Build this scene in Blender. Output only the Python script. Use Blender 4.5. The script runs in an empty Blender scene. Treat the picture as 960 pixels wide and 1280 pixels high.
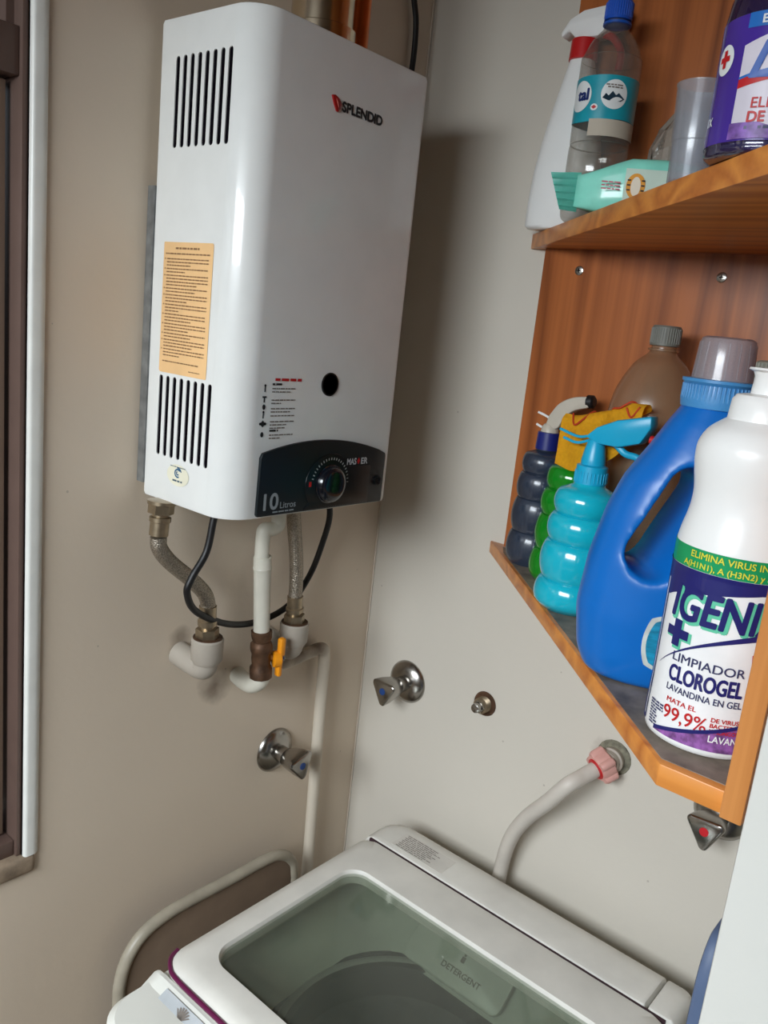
import bpy, bmesh, math, random
from mathutils import Vector, Matrix, noise
random.seed(7)
PI = math.pi
S = bpy.context.scene
COL = S.collection

# ------------------------------------------------------------------ camera, world, light, exposure
cam_d = bpy.data.cameras.new('camera'); cam = bpy.data.objects.new('camera', cam_d); COL.objects.link(cam)
yaw, pit, rol = math.radians(39.2912), math.radians(-12.7476), math.radians(6.1401)
fw = Vector((math.cos(pit)*math.cos(yaw), math.cos(pit)*math.sin(yaw), math.sin(pit)))
r0 = fw.cross(Vector((0, 0, 1))).normalized(); u0 = r0.cross(fw)
rt = math.cos(rol)*r0 + math.sin(rol)*u0; up = -math.sin(rol)*r0 + math.cos(rol)*u0
CAM = Vector((-1.0355, -0.8562, 1.5609))
cam.matrix_world = Matrix(((rt.x, up.x, -fw.x, CAM.x), (rt.y, up.y, -fw.y, CAM.y), (rt.z, up.z, -fw.z, CAM.z), (0, 0, 0, 1)))
cam_d.sensor_fit = 'VERTICAL'; cam_d.sensor_height = 36.0; cam_d.lens = 1041.28/1280*36.0
cam_d.clip_start = 0.02
S.camera = cam

W = bpy.data.worlds.new('world'); S.world = W; W.use_nodes = True
bg = W.node_tree.nodes['Background']; bg.inputs[1].default_value = 0.7
_n, _l = W.node_tree.nodes, W.node_tree.links              # overcast sky above, dim street below the horizon
_tc = _n.new('ShaderNodeTexCoord'); _sx = _n.new('ShaderNodeSeparateXYZ'); _rp = _n.new('ShaderNodeValToRGB')
_l.new(_tc.outputs['Generated'], _sx.inputs[0]); _l.new(_sx.outputs['Z'], _rp.inputs[0]); _l.new(_rp.outputs[0], bg.inputs[0])
_rp.color_ramp.elements[0].position = 0.0; _rp.color_ramp.elements[0].color = (0.10, 0.09, 0.08, 1)
_rp.color_ramp.elements[1].position = 0.12; _rp.color_ramp.elements[1].color = (0.80, 0.90, 1.0, 1)

WX = -1.6                                          # the outer wall with the big opening the daylight enters by
def area(name, loc, target, sx, sy, power, color):
    d = bpy.data.lights.new(name, 'AREA'); d.shape = 'RECTANGLE'; d.size = sx; d.size_y = sy; d.energy = power; d.color = color
    o = bpy.data.objects.new(name, d); COL.objects.link(o); o.location = loc
    o.rotation_euler = (Vector(target)-Vector(loc)).to_track_quat('-Z', 'Y').to_euler()
    return o
area('daylight', (WX-0.62, -0.58, 2.24), (-0.2, -0.42, 0.80), 1.3, 1.2, 84.0, (0.88, 0.95, 1.0))

S.view_settings.view_transform = 'Standard'; S.view_settings.look = 'None'
S.view_settings.exposure = 0.45; S.view_settings.gamma = 1.0; S.view_settings.use_curve_mapping = False
S.cycles.max_bounces = 10; S.cycles.transparent_max_bounces = 24

# ------------------------------------------------------------------ materials
MATS = {}
def srgb(r, g, b): return tuple(((c/255)/12.92 if c/255 <= 0.04045 else ((c/255+0.055)/1.055)**2.4) for c in (r, g, b)) + (1,)
def mat(name, col, rough=0.5, metal=0.0, var=0.06, scale=30, bump=0.0, coat=0.0, trans=0.0, ior=1.45, emit=None, detail=4, stretch=(1, 1, 1), spec=0.5):
    if name in MATS: return MATS[name]
    m = bpy.data.materials.new(name); m.use_nodes = True; N = m.node_tree.nodes; L = m.node_tree.links
    b = N['Principled BSDF']; b.inputs['Roughness'].default_value = rough; b.inputs['Metallic'].default_value = metal
    b.inputs['Coat Weight'].default_value = coat; b.inputs['Transmission Weight'].default_value = trans; b.inputs['IOR'].default_value = ior; b.inputs['Specular IOR Level'].default_value = spec
    tc = N.new('ShaderNodeTexCoord'); mp = N.new('ShaderNodeMapping'); mp.inputs['Scale'].default_value = stretch
    L.new(tc.outputs['Object'], mp.inputs[0])
    nz = N.new('ShaderNodeTexNoise'); nz.inputs['Scale'].default_value = scale; nz.inputs['Detail'].default_value = detail
    L.new(mp.outputs[0], nz.inputs['Vector'])
    rp = N.new('ShaderNodeValToRGB'); c = col
    rp.color_ramp.elements[0].position = 0.3; rp.color_ramp.elements[1].position = 0.7
    rp.color_ramp.elements[0].color = tuple(x*(1-var) for x in c[:3])+(1,)
    rp.color_ramp.elements[1].color = tuple(min(1, x*(1+var)) for x in c[:3])+(1,)
    L.new(nz.outputs['Fac'], rp.inputs[0]); L.new(rp.outputs[0], b.inputs['Base Color'])
    if bump:
        bp = N.new('ShaderNodeBump'); bp.inputs['Strength'].default_value = bump; bp.inputs['Distance'].default_value = 0.002
        L.new(nz.outputs['Fac'], bp.inputs['Height']); L.new(bp.outputs[0], b.inputs['Normal'])
    if emit: b.inputs['Emission Color'].default_value = emit; b.inputs['Emission Strength'].default_value = 1
    MATS[name] = m; return m

def thin(name, tint, opac, body, rough=0.08, gloss=0.10, ramp=(0.25, 0.9)):
    """see-through plastic or glass sheet: tinted transparency, a little milky body, a glossy skin stronger at grazing angles"""
    if name in MATS: return MATS[name]
    m = bpy.data.materials.new(name); m.use_nodes = True; N = m.node_tree.nodes; L = m.node_tree.links
    N.remove(N['Principled BSDF']); out = N['Material Output']
    tr = N.new('ShaderNodeBsdfTransparent'); tr.inputs[0].default_value = tint
    df = N.new('ShaderNodeBsdfPrincipled'); df.inputs['Base Color'].default_value = body; df.inputs['Roughness'].default_value = 0.4
    gl = N.new('ShaderNodeBsdfGlossy'); gl.inputs['Roughness'].default_value = rough
    lw = N.new('ShaderNodeLayerWeight'); lw.inputs[0].default_value = 0.35
    nz = N.new('ShaderNodeTexNoise'); nz.inputs['Scale'].default_value = 40
    mr = N.new('ShaderNodeMapRange'); mr.inputs[3].default_value = gloss*0.6; mr.inputs[4].default_value = min(1, gloss*4.5)
    L.new(lw.outputs['Facing'], mr.inputs[0])
    mo = N.new('ShaderNodeMapRange'); mo.inputs[3].default_value = opac*0.85; mo.inputs[4].default_value = min(1, opac*1.15)
    L.new(nz.outputs[0], mo.inputs[0])
    m1 = N.new('ShaderNodeMixShader'); L.new(mo.outputs[0], m1.inputs[0]); L.new(tr.outputs[0], m1.inputs[1]); L.new(df.outputs[0], m1.inputs[2])
    m2 = N.new('ShaderNodeMixShader'); L.new(mr.outputs[0], m2.inputs[0]); L.new(m1.outputs[0], m2.inputs[1]); L.new(gl.outputs[0], m2.inputs[2])
    L.new(m2.outputs[0], out.inputs[0]); MATS[name] = m; return m

def wood(name, dark, light, along):
    m = bpy.data.materials.new(name); m.use_nodes = True; N = m.node_tree.nodes; L = m.node_tree.links
    b = N['Principled BSDF']; b.inputs['Roughness'].default_value = 0.42; b.inputs['Coat Weight'].default_value = 0.25; b.inputs['Coat Roughness'].default_value = 0.3
    tc = N.new('ShaderNodeTexCoord'); mp = N.new('ShaderNodeMapping')
    sc = [13.0, 13.0, 13.0]; sc['xyz'.index(along)] = 0.42; mp.inputs['Scale'].default_value = sc
    L.new(tc.outputs['Object'], mp.inputs[0])
    n1 = N.new('ShaderNodeTexNoise'); n1.inputs['Scale'].default_value = 1.3; n1.inputs['Detail'].default_value = 1
    L.new(mp.outputs[0], n1.inputs['Vector'])
    mm = N.new('ShaderNodeMath'); mm.operation = 'MULTIPLY'; mm.inputs[1].default_value = 11; L.new(n1.outputs['Fac'], mm.inputs[0])
    fr = N.new('ShaderNodeMath'); fr.operation = 'PINGPONG'; fr.inputs[1].default_value = 1; L.new(mm.outputs[0], fr.inputs[0])
    mp2 = N.new('ShaderNodeMapping'); sc2 = [230.0]*3; sc2['xyz'.index(along)] = 4.0; mp2.inputs['Scale'].default_value = sc2
    L.new(tc.outputs['Object'], mp2.inputs[0])
    n2 = N.new('ShaderNodeTexNoise'); n2.inputs['Scale'].default_value = 1.0; n2.inputs['Detail'].default_value = 3; L.new(mp2.outputs[0], n2.inputs['Vector'])
    mx = N.new('ShaderNodeMix'); mx.inputs[0].default_value = 0.42; L.new(fr.outputs[0], mx.inputs[2]); L.new(n2.outputs['Fac'], mx.inputs[3])
    rp = N.new('ShaderNodeValToRGB'); e = rp.color_ramp.elements; e[0].position = 0.15; e[0].color = dark; e[1].position = 0.75; e[1].color = light
    L.new(mx.outputs[0], rp.inputs[0]); L.new(rp.outputs[0], b.inputs['Base Color'])
    bp = N.new('ShaderNodeBump'); bp.inputs['Strength'].default_value = 0.08; bp.inputs['Distance'].default_value = 0.001
    L.new(n2.outputs['Fac'], bp.inputs['Height']); L.new(bp.outputs[0], b.inputs['Normal'])
    return m

def wall_mat(name, col, stains):
    """painted plaster; stains = list of (world point, radius, strength): rusty grime that has its own place on the wall"""
    m = bpy.data.materials.new(name); m.use_nodes = True; N = m.node_tree.nodes; L = m.node_tree.links
    b = N['Principled BSDF']; b.inputs['Roughness'].default_value = 0.55
    tc = N.new('ShaderNodeTexCoord')
    n1 = N.new('ShaderNodeTexNoise'); n1.inputs['Scale'].default_value = 4.0; n1.inputs['Detail'].default_value = 5; L.new(tc.outputs['Object'], n1.inputs['Vector'])
    n3 = N.new('ShaderNodeTexNoise'); n3.inputs['Scale'].default_value = 28.0; n3.inputs['Detail'].default_value = 4; L.new(tc.outputs['Object'], n3.inputs['Vector'])
    rp = N.new('ShaderNodeValToRGB'); e = rp.color_ramp.elements; e[0].position = 0.3; e[1].position = 0.7
    e[0].color = tuple(c*0.95 for c in col[:3])+(1,); e[1].color = col; L.new(n1.outputs['Fac'], rp.inputs[0])
    cur = rp.outputs[0]
    for (p, r, k) in stains:
        ds = N.new('ShaderNodeVectorMath'); ds.operation = 'DISTANCE'; ds.inputs[1].default_value = p; L.new(tc.outputs['Object'], ds.inputs[0])
        ad = N.new('ShaderNodeMath'); ad.operation = 'MULTIPLY_ADD'; ad.inputs[1].default_value = r*1.6; L.new(n3.outputs['Fac'], ad.inputs[0]); L.new(ds.outputs['Value'], ad.inputs[2])
        mr = N.new('ShaderNodeMapRange'); mr.inputs[1].default_value = r*0.9; mr.inputs[2].default_value = r*1.9; mr.inputs[3].default_value = k; mr.inputs[4].default_value = 0
        L.new(ad.outputs[0], mr.inputs[0])
        mx = N.new('ShaderNodeMix'); mx.data_type = 'RGBA'; mx.inputs[7].default_value = srgb(88, 66, 48)
        L.new(mr.outputs[0], mx.inputs[0]); L.new(cur, mx.inputs[6]); cur = mx.outputs[2]
    # tiny specks
    vo = N.new('ShaderNodeTexVoronoi'); vo.inputs['Scale'].default_value = 14; L.new(tc.outputs['Object'], vo.inputs['Vector'])
    lt = N.new('ShaderNodeMath'); lt.operation = 'LESS_THAN'; lt.inputs[1].default_value = 0.022; L.new(vo.outputs['Distance'], lt.inputs[0])
    mf = N.new('ShaderNodeMath'); mf.operation = 'MULTIPLY'; mf.inputs[1].default_value = 0.35; L.new(lt.outputs[0], mf.inputs[0])
    mx = N.new('ShaderNodeMix'); mx.data_type = 'RGBA'; mx.inputs[7].default_value = srgb(95, 80, 66)
    L.new(mf.outputs[0], mx.inputs[0]); L.new(cur, mx.inputs[6]); L.new(mx.outputs[2], b.inputs['Base Color'])
    n2 = N.new('ShaderNodeTexNoise'); n2.inputs['Scale'].default_value = 90; n2.inputs['Detail'].default_value = 3; L.new(tc.outputs['Object'], n2.inputs['Vector'])
    bp = N.new('ShaderNodeBump'); bp.inputs['Strength'].default_value = 0.12; bp.inputs['Distance'].default_value = 0.002
    L.new(n2.outputs['Fac'], bp.inputs['Height']); L.new(bp.outputs[0], b.inputs['Normal'])
    return m

M_white = mat('white enamel', srgb(232, 233, 230), 0.28, var=0.02, coat=0.35)
M_print = mat('dark print', srgb(35, 33, 36), 0.5)
M_printg = mat('grey print', srgb(120, 112, 105), 0.6)
M_red = mat('red print', srgb(190, 25, 30), 0.45)
M_redd = mat('red emblem', srgb(160, 22, 24), 0.3, coat=0.4)
M_black = mat('black rubber', srgb(22, 21, 22), 0.45)
M_void = mat('dark interior', srgb(14, 11, 16), 0.8, spec=0.0)
M_galv = mat('galvanised steel', srgb(140, 142, 142), 0.45, 0.6, var=0.25, scale=60)
M_chrome = mat('worn chrome', srgb(164, 160, 154), 0.24, 1.0, var=0.12, scale=40)
M_brass = mat('dull brass', srgb(166, 150, 126), 0.36, 0.9, var=0.15, scale=80)
M_braid = mat('steel braid', srgb(158, 148, 134), 0.38, 0.8, var=0.4, scale=620, bump=0.6, detail=1)
M_fit = mat('beige plastic fitting', srgb(168, 159, 147), 0.5)
M_pipe = mat('white painted pipe', srgb(212, 208, 194), 0.38, var=0.05)
M_rust = mat('rusty brass', srgb(92, 66, 48), 0.55, 0.4, var=0.5, scale=60, bump=0.4)
M_orange = mat('orange plastic', srgb(238, 150, 24), 0.45)
M_pwhite = mat('white plastic', srgb(238, 238, 236), 0.3, var=0.015)
M_trim = mat('white gloss paint', srgb(226, 226, 220), 0.3, var=0.05)
M_brown = mat('brown aluminium', srgb(104, 84, 76), 0.4, 0.1)
M_brownl = mat('light brown aluminium', srgb(140, 120, 104), 0.4, 0.1)

# ------------------------------------------------------------------ mesh helpers
def new(): return bmesh.new()
def link(o): COL.objects.link(o); return o
def finish(bm, angle=35):
    bmesh.ops.recalc_face_normals(bm, faces=bm.faces[:])
    a = math.radians(angle)
    for f in bm.faces: f.smooth = True
    for e in bm.edges:
        if len(e.link_faces) == 2:
            e.smooth = e.calc_face_angle(0) < a
        else: e.smooth = True
def wloc(o):
    v = Vector((0, 0, 0))
    while o is not None: v = v + o.location; o = o.parent
    return v
def obj(name, bm, m, parent=None, origin=None, angle=35, local=False):
    finish(bm, angle)
    me = bpy.data.meshes.new(name)
    if not local:
        org = wloc(parent) if parent else Vector(origin or (0, 0, 0))
        bmesh.ops.translate(bm, verts=bm.verts[:], vec=-org)
    bm.to_mesh(me); bm.free(); me.materials.append(m)
    o = bpy.data.objects.new(name, me); link(o)
    if parent: o.parent = parent
    elif not local: o.location = origin or (0, 0, 0)
    return o
def tag(o, label, cat, group=None):
    o['label'] = label; o['category'] = cat
    if group: o['group'] = group
    return o
def thing(name, loc, label, cat, group=None):
    o = bpy.data.objects.new(name, None); link(o); o.location = loc; o.empty_display_size = 0.03
    return tag(o, label, cat, group)
def struct(o): o['kind'] = 'structure'; return o

def box(bm, x0, x1, y0, y1, z0, z1, bev=0.0, seg=2):
    t = new(); bmesh.ops.create_cube(t, size=1)
    for v in t.verts: v.co = Vector((x0+(v.co.x+.5)*(x1-x0), y0+(v.co.y+.5)*(y1-y0), z0+(v.co.z+.5)*(z1-z0)))
    if bev: bmesh.ops.bevel(t, geom=t.edges[:], offset=bev, segments=seg, profile=0.5, affect='EDGES', clamp_overlap=True)
    merge(bm, t); return bm
def merge(bm, t):
    me = bpy.data.meshes.new('tmp'); t.to_mesh(me); t.free(); bm.from_mesh(me); bpy.data.meshes.remove(me)
def frame(d):
    d = d.normalized(); a = Vector((0, 0, 1)) if abs(d.z) < 0.9 else Vector((1, 0, 0))
    u = d.cross(a).normalized(); return u, d.cross(u)
def loft(bm, rings, cap0=True, cap1=True, closed=True):
    vs = [[bm.verts.new(p) for p in r] for r in rings]; n = len(rings[0])
    for a, b in zip(vs, vs[1:]):
        for i in range(n if closed else n-1):
            j = (i+1) % n
            try: bm.faces.new((a[i], a[j], b[j], b[i]))
            except ValueError: pass
    if cap0: bm.faces.new(list(reversed(vs[0])))
    if cap1: bm.faces.new(vs[-1])
    return bm
def circ(c, u, v, r, n): return [c+u*(r*math.cos(2*PI*i/n))+v*(r*math.sin(2*PI*i/n)) for i in range(n)]
def cone(bm, p0, p1, r0_, r1_, n=24):
    p0, p1 = Vector(p0), Vector(p1); u, v = frame(p1-p0)
    return loft(bm, [circ(p0, u, v, r0_, n), circ(p1, u, v, r1_, n)])
def turned(bm, p0, d, prof, n=32):
    """lathe along direction d from p0; prof = [(along, radius)]"""
    p0, d = Vector(p0), Vector(d).normalized(); u, v = frame(d)
    return loft(bm, [circ(p0+d*a, u, v, max(r, 1e-5), n) for a, r in prof])
def lathe(bm, c, prof, n=40, cap0=True, cap1=True):
    X, Y = Vector((1, 0, 0)), Vector((0, 1, 0))
    return loft(bm, [circ(Vector((c[0], c[1], z)), X, Y, max(r, 1e-5), n) for z, r in prof], cap0, cap1)
def catmull(pts, n=8):
    P = [Vector(p) for p in pts]; P = [P[0]*2-P[1]]+P+[P[-1]*2-P[-2]]; out = []
    for i in range(1, len(P)-2):
        a, b, c, d = P[i-1:i+3]
        for k in range(n):
            t = k/n
            out.append(0.5*((2*b)+(c-a)*t+(2*a-5*b+4*c-d)*t*t+(3*b-a-3*c+d)*t**3))
    out.append(P[-2]); return out
def interp(prof, n=5):
    out = catmull([(z, r, 0) for z, r in prof], n); return [(p.x, p.y) for p in out]
def tube(bm, pts, r, n=14, smooth=8, flat=None):
    p = catmull(pts, smooth) if smooth else [Vector(q) for q in pts]
    d = (p[1]-p[0]).normalized(); u, v = frame(d); rings = []
    for i, q in enumerate(p):
        t = (p[min(i+1, len(p)-1)]-p[max(i-1, 0)]).normalized()
        u = (u-t*u.dot(t)).normalized(); v = t.cross(u)
        rr = r(i/(len(p)-1)) if callable(r) else r
        rings.append(circ(q, u, v, rr, n))
    return loft(bm, rings)
def prism(bm, pts, dvec, bev=0.0, seg=2):
    t = new(); d = Vector(dvec); P = [Vector(p) for p in pts]
    loft(t, [P, [p+d for p in P]])
    if bev:
        bmesh.ops.recalc_face_normals(t, faces=t.faces[:])
        ed = [e for e in t.edges if len(e.link_faces) == 2 and e.calc_face_angle(0) > math.radians(25)]
        bmesh.ops.bevel(t, geom=ed, offset=bev, segments=seg, profile=0.5, affect='EDGES', clamp_overlap=True)
    merge(bm, t); return bm
def rrect(x0, x1, y0, y1, r, n=8):
    if not isinstance(r, (tuple, list)): r = (r,)*4
    r = [max(1e-4, min(q, (x1-x0)*0.49, (y1-y0)*0.49)) for q in r]
    out = []
    for (cx, cy, a0, q) in ((x1-r[0], y1-r[0], 0, r[0]), (x0+r[1], y1-r[1], PI/2, r[1]), (x0+r[2], y0+r[2], PI, r[2]), (x1-r[3], y0+r[3], 1.5*PI, r[3])):
        for i in range(n+1):
            a = a0+PI/2*i/n; out.append((cx+q*math.cos(a), cy+q*math.sin(a)))
    return out
def lift(p2, z): return [Vector((p[0], p[1], z)) for p in p2]
def hexnut(bm, p0, p1, r): return cone(bm, p0, p1, r, r, 6)
def mapped(bm, f):
    for v in bm.verts:
        x, y, z = v.co; p = f(x, y)
        if z: p = p+(f(x+1e-3, y)-p).cross(f(x, y+1e-3)-p).normalized()*z
        v.co = p
    return bm

# lettering: a text curve turned into a flat mesh, then laid on a surface by a mapping (x right, y up) -> point
def text_bm(s, size, bold=0.0, width=None, shear=0.0, spacing=1.0, cuts=0):
    cu = bpy.data.curves.new('txt', 'FONT'); cu.body = s; cu.size = size; cu.shear = shear; cu.space_character = spacing
    cu.fill_mode = 'FRONT'; cu.resolution_u = 4
    o = bpy.data.objects.new('txt', cu); COL.objects.link(o); dg = bpy.context.evaluated_depsgraph_get()
    me = bpy.data.meshes.new_from_object(o.evaluated_get(dg)); bm = new(); bm.from_mesh(me)
    bpy.data.objects.remove(o); bpy.data.curves.remove(cu); bpy.data.meshes.remove(me)
    xs = [v.co.x for v in bm.verts]; ys = [v.co.y for v in bm.verts]
    if xs:
        x0, x1, y0, y1 = min(xs), max(xs), min(ys), max(ys)
        k = (width/(x1-x0)) if width else 1.0
        for v in bm.verts: v.co = Vector(((v.co.x-x0)*k, (v.co.y-(0 if ',' in s or 'y' in s else y0)), 0.0))
    if bold:
        src = bm.copy(); bm.free(); bm = new()
        for k in range(8):
            t = src.copy(); bmesh.ops.translate(t, verts=t.verts[:], vec=(bold*math.cos(PI*k/4), bold*math.sin(PI*k/4), 2e-5*k)); merge(bm, t)
        src.free()
    for _ in range(cuts):
        bmesh.ops.triangulate(bm, faces=bm.faces[:]); bmesh.ops.subdivide_edges(bm, edges=bm.edges[:], cuts=1)
    return bm
def cap_size(h): return h/0.729
def words(bm, x0, y, w, h, rnd, bullets=False):
    """a line of print too small to read: word-long dashes"""
    x = x0
    while x < x0+w:
        l = min(h*rnd.uniform(1.5, 5.5), x0+w-x)
        if l < h*0.6: break
        vs = [bm.verts.new((x, y, 0)), bm.verts.new((x+l, y, 0)), bm.verts.new((x+l, y+h, 0)), bm.verts.new((x, y+h, 0))]; bm.faces.new(vs)
        x += l+h*0.7
    return bm
def rect(bm, x0, x1, y0, y1, nx=1, ny=1):
    g = [[bm.verts.new((x0+(x1-x0)*i/nx, y0+(y1-y0)*j/ny, 0)) for i in range(nx+1)] for j in range(ny+1)]
    for j in range(ny):
        for i in range(nx): bm.faces.new((g[j][i], g[j][i+1], g[j+1][i+1], g[j+1][i]))
    return bm
def disc(bm, cx, cy, rx, ry=None, n=28):
    ry = ry or rx; q = max(1, int(rx/0.003)); c = bm.verts.new((cx, cy, 0)); prev = None
    for k in range(1, q+1):
        f = k/q; row = [bm.verts.new((cx+rx*f*math.cos(2*PI*i/n), cy+ry*f*math.sin(2*PI*i/n), 0)) for i in range(n)]
        for i in range(n):
            if prev: bm.faces.new((prev[i], row[i], row[(i+1) % n], prev[(i+1) % n]))
            else: bm.faces.new((c, row[i], row[(i+1) % n]))
        prev = row
    return bm
def band(bm, lo, hi, s0, s1, ns=24, nh=4):
    """strip between two curves lo(s) and hi(s)"""
    g = []
    for j in range(nh+1):
        row = []
        for i in range(ns+1):
            s = s0+(s1-s0)*i/ns; a, b = lo(s), hi(s); row.append(bm.verts.new((s, a+(b-a)*j/nh, 0)))
        g.append(row)
    for j in range(nh):
        for i in range(ns): bm.faces.new((g[j][i], g[j][i+1], g[j+1][i+1], g[j+1][i]))
    return bm
def boolean(o, cutter, op='DIFFERENCE'):
    md = o.modifiers.new('b', 'BOOLEAN'); md.operation = op; md.object = cutter; md.solver = 'EXACT'
    dg = bpy.context.evaluated_depsgraph_get(); me = bpy.data.meshes.new_from_object(o.evaluated_get(dg))
    o.modifiers.clear(); old = o.data; mats = list(old.materials); o.data = me; bpy.data.meshes.remove(old)
    me.materials.clear()
    for q in mats: me.materials.append(q)
    cm = cutter.data; bpy.data.objects.remove(cutter); bpy.data.meshes.remove(cm)
    bm = new(); bm.from_mesh(me)
    for f in bm.faces: f.material_index = 0
    finish(bm); bm.to_mesh(me); bm.free()

# ================================================================== SETTING
C_WALL = srgb(206, 193, 176)
wallL = wall_mat('wall paint left', srgb(216, 200, 180), [((-0.325, 0, 1.035), 0.028, 0.75), ((-0.215, 0, 1.055), 0.03, 0.75), ((-0.15, 0, 1.052), 0.022, 0.7), ((-0.388, 0, 1.125), 0.016, 0.5),
    ((-0.17, 0, 1.99), 0.018, 0.5), ((-0.60, 0, 0.88), 0.02, 0.35)])
wallR = wall_mat('wall paint right', srgb(206, 199, 187), [((0, -0.45, 1.013), 0.022, 0.6), ((0, -0.248, 1.008), 0.016, 0.5), ((0, -0.10, 0.99), 0.022, 0.25)])
wallW = wall_mat('white wall paint', srgb(214, 214, 208), []); wallD = wall_mat('dull wall paint', srgb(150, 126, 98), [])
T = 0.12; H = 2.35; YB = -2.3
b = new(); box(b, -0.603, 0, 0, T, 0, H); box(b, -1.25, -0.603, 0, T, 0, 0.885); box(b, -1.25, -0.603, 0, T, 2.15, H); box(b, WX-T, -1.25, 0, T, 0, H)
struct(obj('wall_left', b, wallL))
b = new(); box(b, 0, T, YB, T, 0, H); struct(obj('wall_right', b, wallR))
b = new(); box(b, -0.464, -0.0005, -1.25, -0.7355, 0.0, H, 0.003); struct(obj('wall_front', b, wallW))
b = new(); box(b, WX-T, T, YB-T, YB, 0, H); struct(obj('wall_back', b, wallD))
b = new(); oy0, oy1, oz0, oz1 = -0.95, -0.10, 0.85, 1.99
box(b, WX-T, WX, YB, oy0, 0, H); box(b, WX-T, WX, oy1, 0, 0, H); box(b, WX-T, WX, oy0, oy1, 0, oz0); box(b, WX-T, WX, oy0, oy1, oz1, H)
struct(obj('wall_outer', b, wallD))
M_floor = mat('floor tiles', srgb(118, 98, 78), 0.4, var=0.15, scale=6)
b = new(); box(b, WX-T, T, YB-T, T, -0.05, 0); struct(obj('floor', b, M_floor))
b = new(); box(b, WX-T, T, YB-T, T, H, H+0.05); struct(obj('ceiling', b, mat('ceiling paint', srgb(128, 108, 84), 0.7)))

b = new(); box(b, -0.0028, -0.0003, -0.0028, -0.0003, 0.0, H-0.001, 0.0008); struct(obj('trim_3', b, mat('aged caulk', srgb(212, 200, 184), 0.5), None, (0, 0, 0)))
# brown window in the left wall: outer frame, transom, two sashes
win = thing('window_1', (-0.93, 0.04, 0.885), '', ''); del win['label'], win['category']; struct(win)
b = new(); box(b, -0.6090, -0.6022, 0.003, 0.07, 0.885, 2.15, 0.001); box(b, -1.25, -1.225, 0.008, 0.07, 0.885, 2.15, 0.002)
box(b, -1.225, -0.6090, 0.008, 0.07, 0.885, 0.913, 0.002); box(b, -1.225, -0.6090, 0.008, 0.07, 2.12, 2.15, 0.002); box(b, -1.225, -0.6090, 0.008, 0.07, 1.757, 1.802, 0.002); box(b, -0.617, -0.6090, 0.020, 0.07, 1.80, 2.12)
obj('window_frame', b, M_brown, win)
b = new(); box(b, -0.640, -0.6150, 0.024, 0.050, 0.916, 1.754, 0.001); box(b, -1.22, -1.19, 0.024, 0.050, 0.916, 1.754, 0.002)
box(b, -1.2, -0.640, 0.024, 0.050, 1.732, 1.754, 0.001); box(b, -1.2, -0.640, 0.024, 0.050, 0.916, 0.94, 0.002)
sa = obj('sash', b, M_brownl, win)
b = new(); box(b, -1.2, -0.640, 0.036, 0.041, 0.94, 1.732); obj('pane', b, mat('brown tinted glass', srgb(124, 104, 80), 0.25, var=0.12, scale=5), sa)
b = new(); box(b, -1.225, -0.617, 0.035, 0.041, 1.80, 2.12); obj('pane', b, mat('grey frosted glass', srgb(176, 170, 168), 0.3, var=0.1, scale=8), win)
# white painted reveal beside it and the stained sill end
b = new(); pts = rrect(-0.6030, -0.5835, -0.006, 0.014, (0.009, 0.004, 0.004, 0.009), 6); loft(b, [lift(pts, 0.893), lift(pts, 2.2)]); struct(obj('trim_1', b, M_trim, None, (-0.594, 0, 0.893)))
b = new(); box(b, -1.25, -0.588, -0.006, 0.02, 0.868, 0.893, 0.006, 3); struct(obj('trim_2', b, mat('stained sill', srgb(150, 132, 112), 0.6, var=0.4, scale=50), None, (-0.9, 0, 0.868)))

# ================================================================== WATER HEATER
xl, xr, D, zb, zt = -0.4644, -0.1949, 0.1691, 1.33, 1.85
heater = thing('water_heater', (-0.33, -0.085, zb), 'tall white gas water heater with vent slots, hung on the beige wall', 'water heater')
b = new(); o2 = rrect(xl, xr, -D, -0.013, (0.003, 0.003, 0.034, 0.010), 10)
def inset(p2, d):
    c = Vector((sum(p[0] for p in p2)/len(p2), sum(p[1] for p in p2)/len(p2)))
    out = []
    for x, y in p2:
        out.append((x+d*(1 if x < c.x else -1)*min(1, abs(x-c.x)/0.12), y+d*(1 if y < c.y else -1)*min(1, abs(y-c.y)/0.07)))
    return out
loft(b, [lift(inset(o2, 0.004), zb), lift(inset(o2, 0.001), zb+0.0015), lift(o2, zb+0.005), lift(o2, zt-0.005), lift(inset(o2, 0.001), zt-0.0015), lift(inset(o2, 0.004), zt)])
casing = obj('casing', b, M_white, heater)
def slot_shape(y, z0, z1, w, x0, x1):
    p = []
    for i in range(9): a = PI*i/8; p.append(Vector((x0, y+w*math.cos(a), z1-w+w*math.sin(a))))
    for i in range(9): a = PI+PI*i/8; p.append(Vector((x0, y+w*math.cos(a), z0+w+w*math.sin(a))))
    return p
b = new()
for z0, z1, ya, yb in ((1.7195, 1.8105, -0.0445, -0.1315), (1.3840, 1.4765, -0.0395, -0.1285)):
    for k in range(8):
        y = ya+(yb-ya)*k/7; loft(b, [slot_shape(y, z0, z1, 0.0034, xl-0.01, 0), [p+Vector((0.03, 0, 0)) for p in slot_shape(y, z0, z1, 0.0034, xl-0.01, 0)]])
cone(b, (-0.3216, -D-0.01, 1.4835), (-0.3216, -D+0.015, 1.4835), 0.0125, 0.0125, 32)
bmesh.ops.recalc_face_normals(b, faces=b.faces[:])
boolean(casing, obj('cut', b, M_void, None, tuple(wloc(heater))))
for ya, yb, za, zc_ in ((-0.140, -0.034, 1.712, 1.818), (-0.137, -0.031, 1.377, 1.484)):
    b = new(); box(b, xl+0.0012, xl+0.022, ya, yb, za, zc_); obj('vent_interior', b, M_void, heater)
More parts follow.
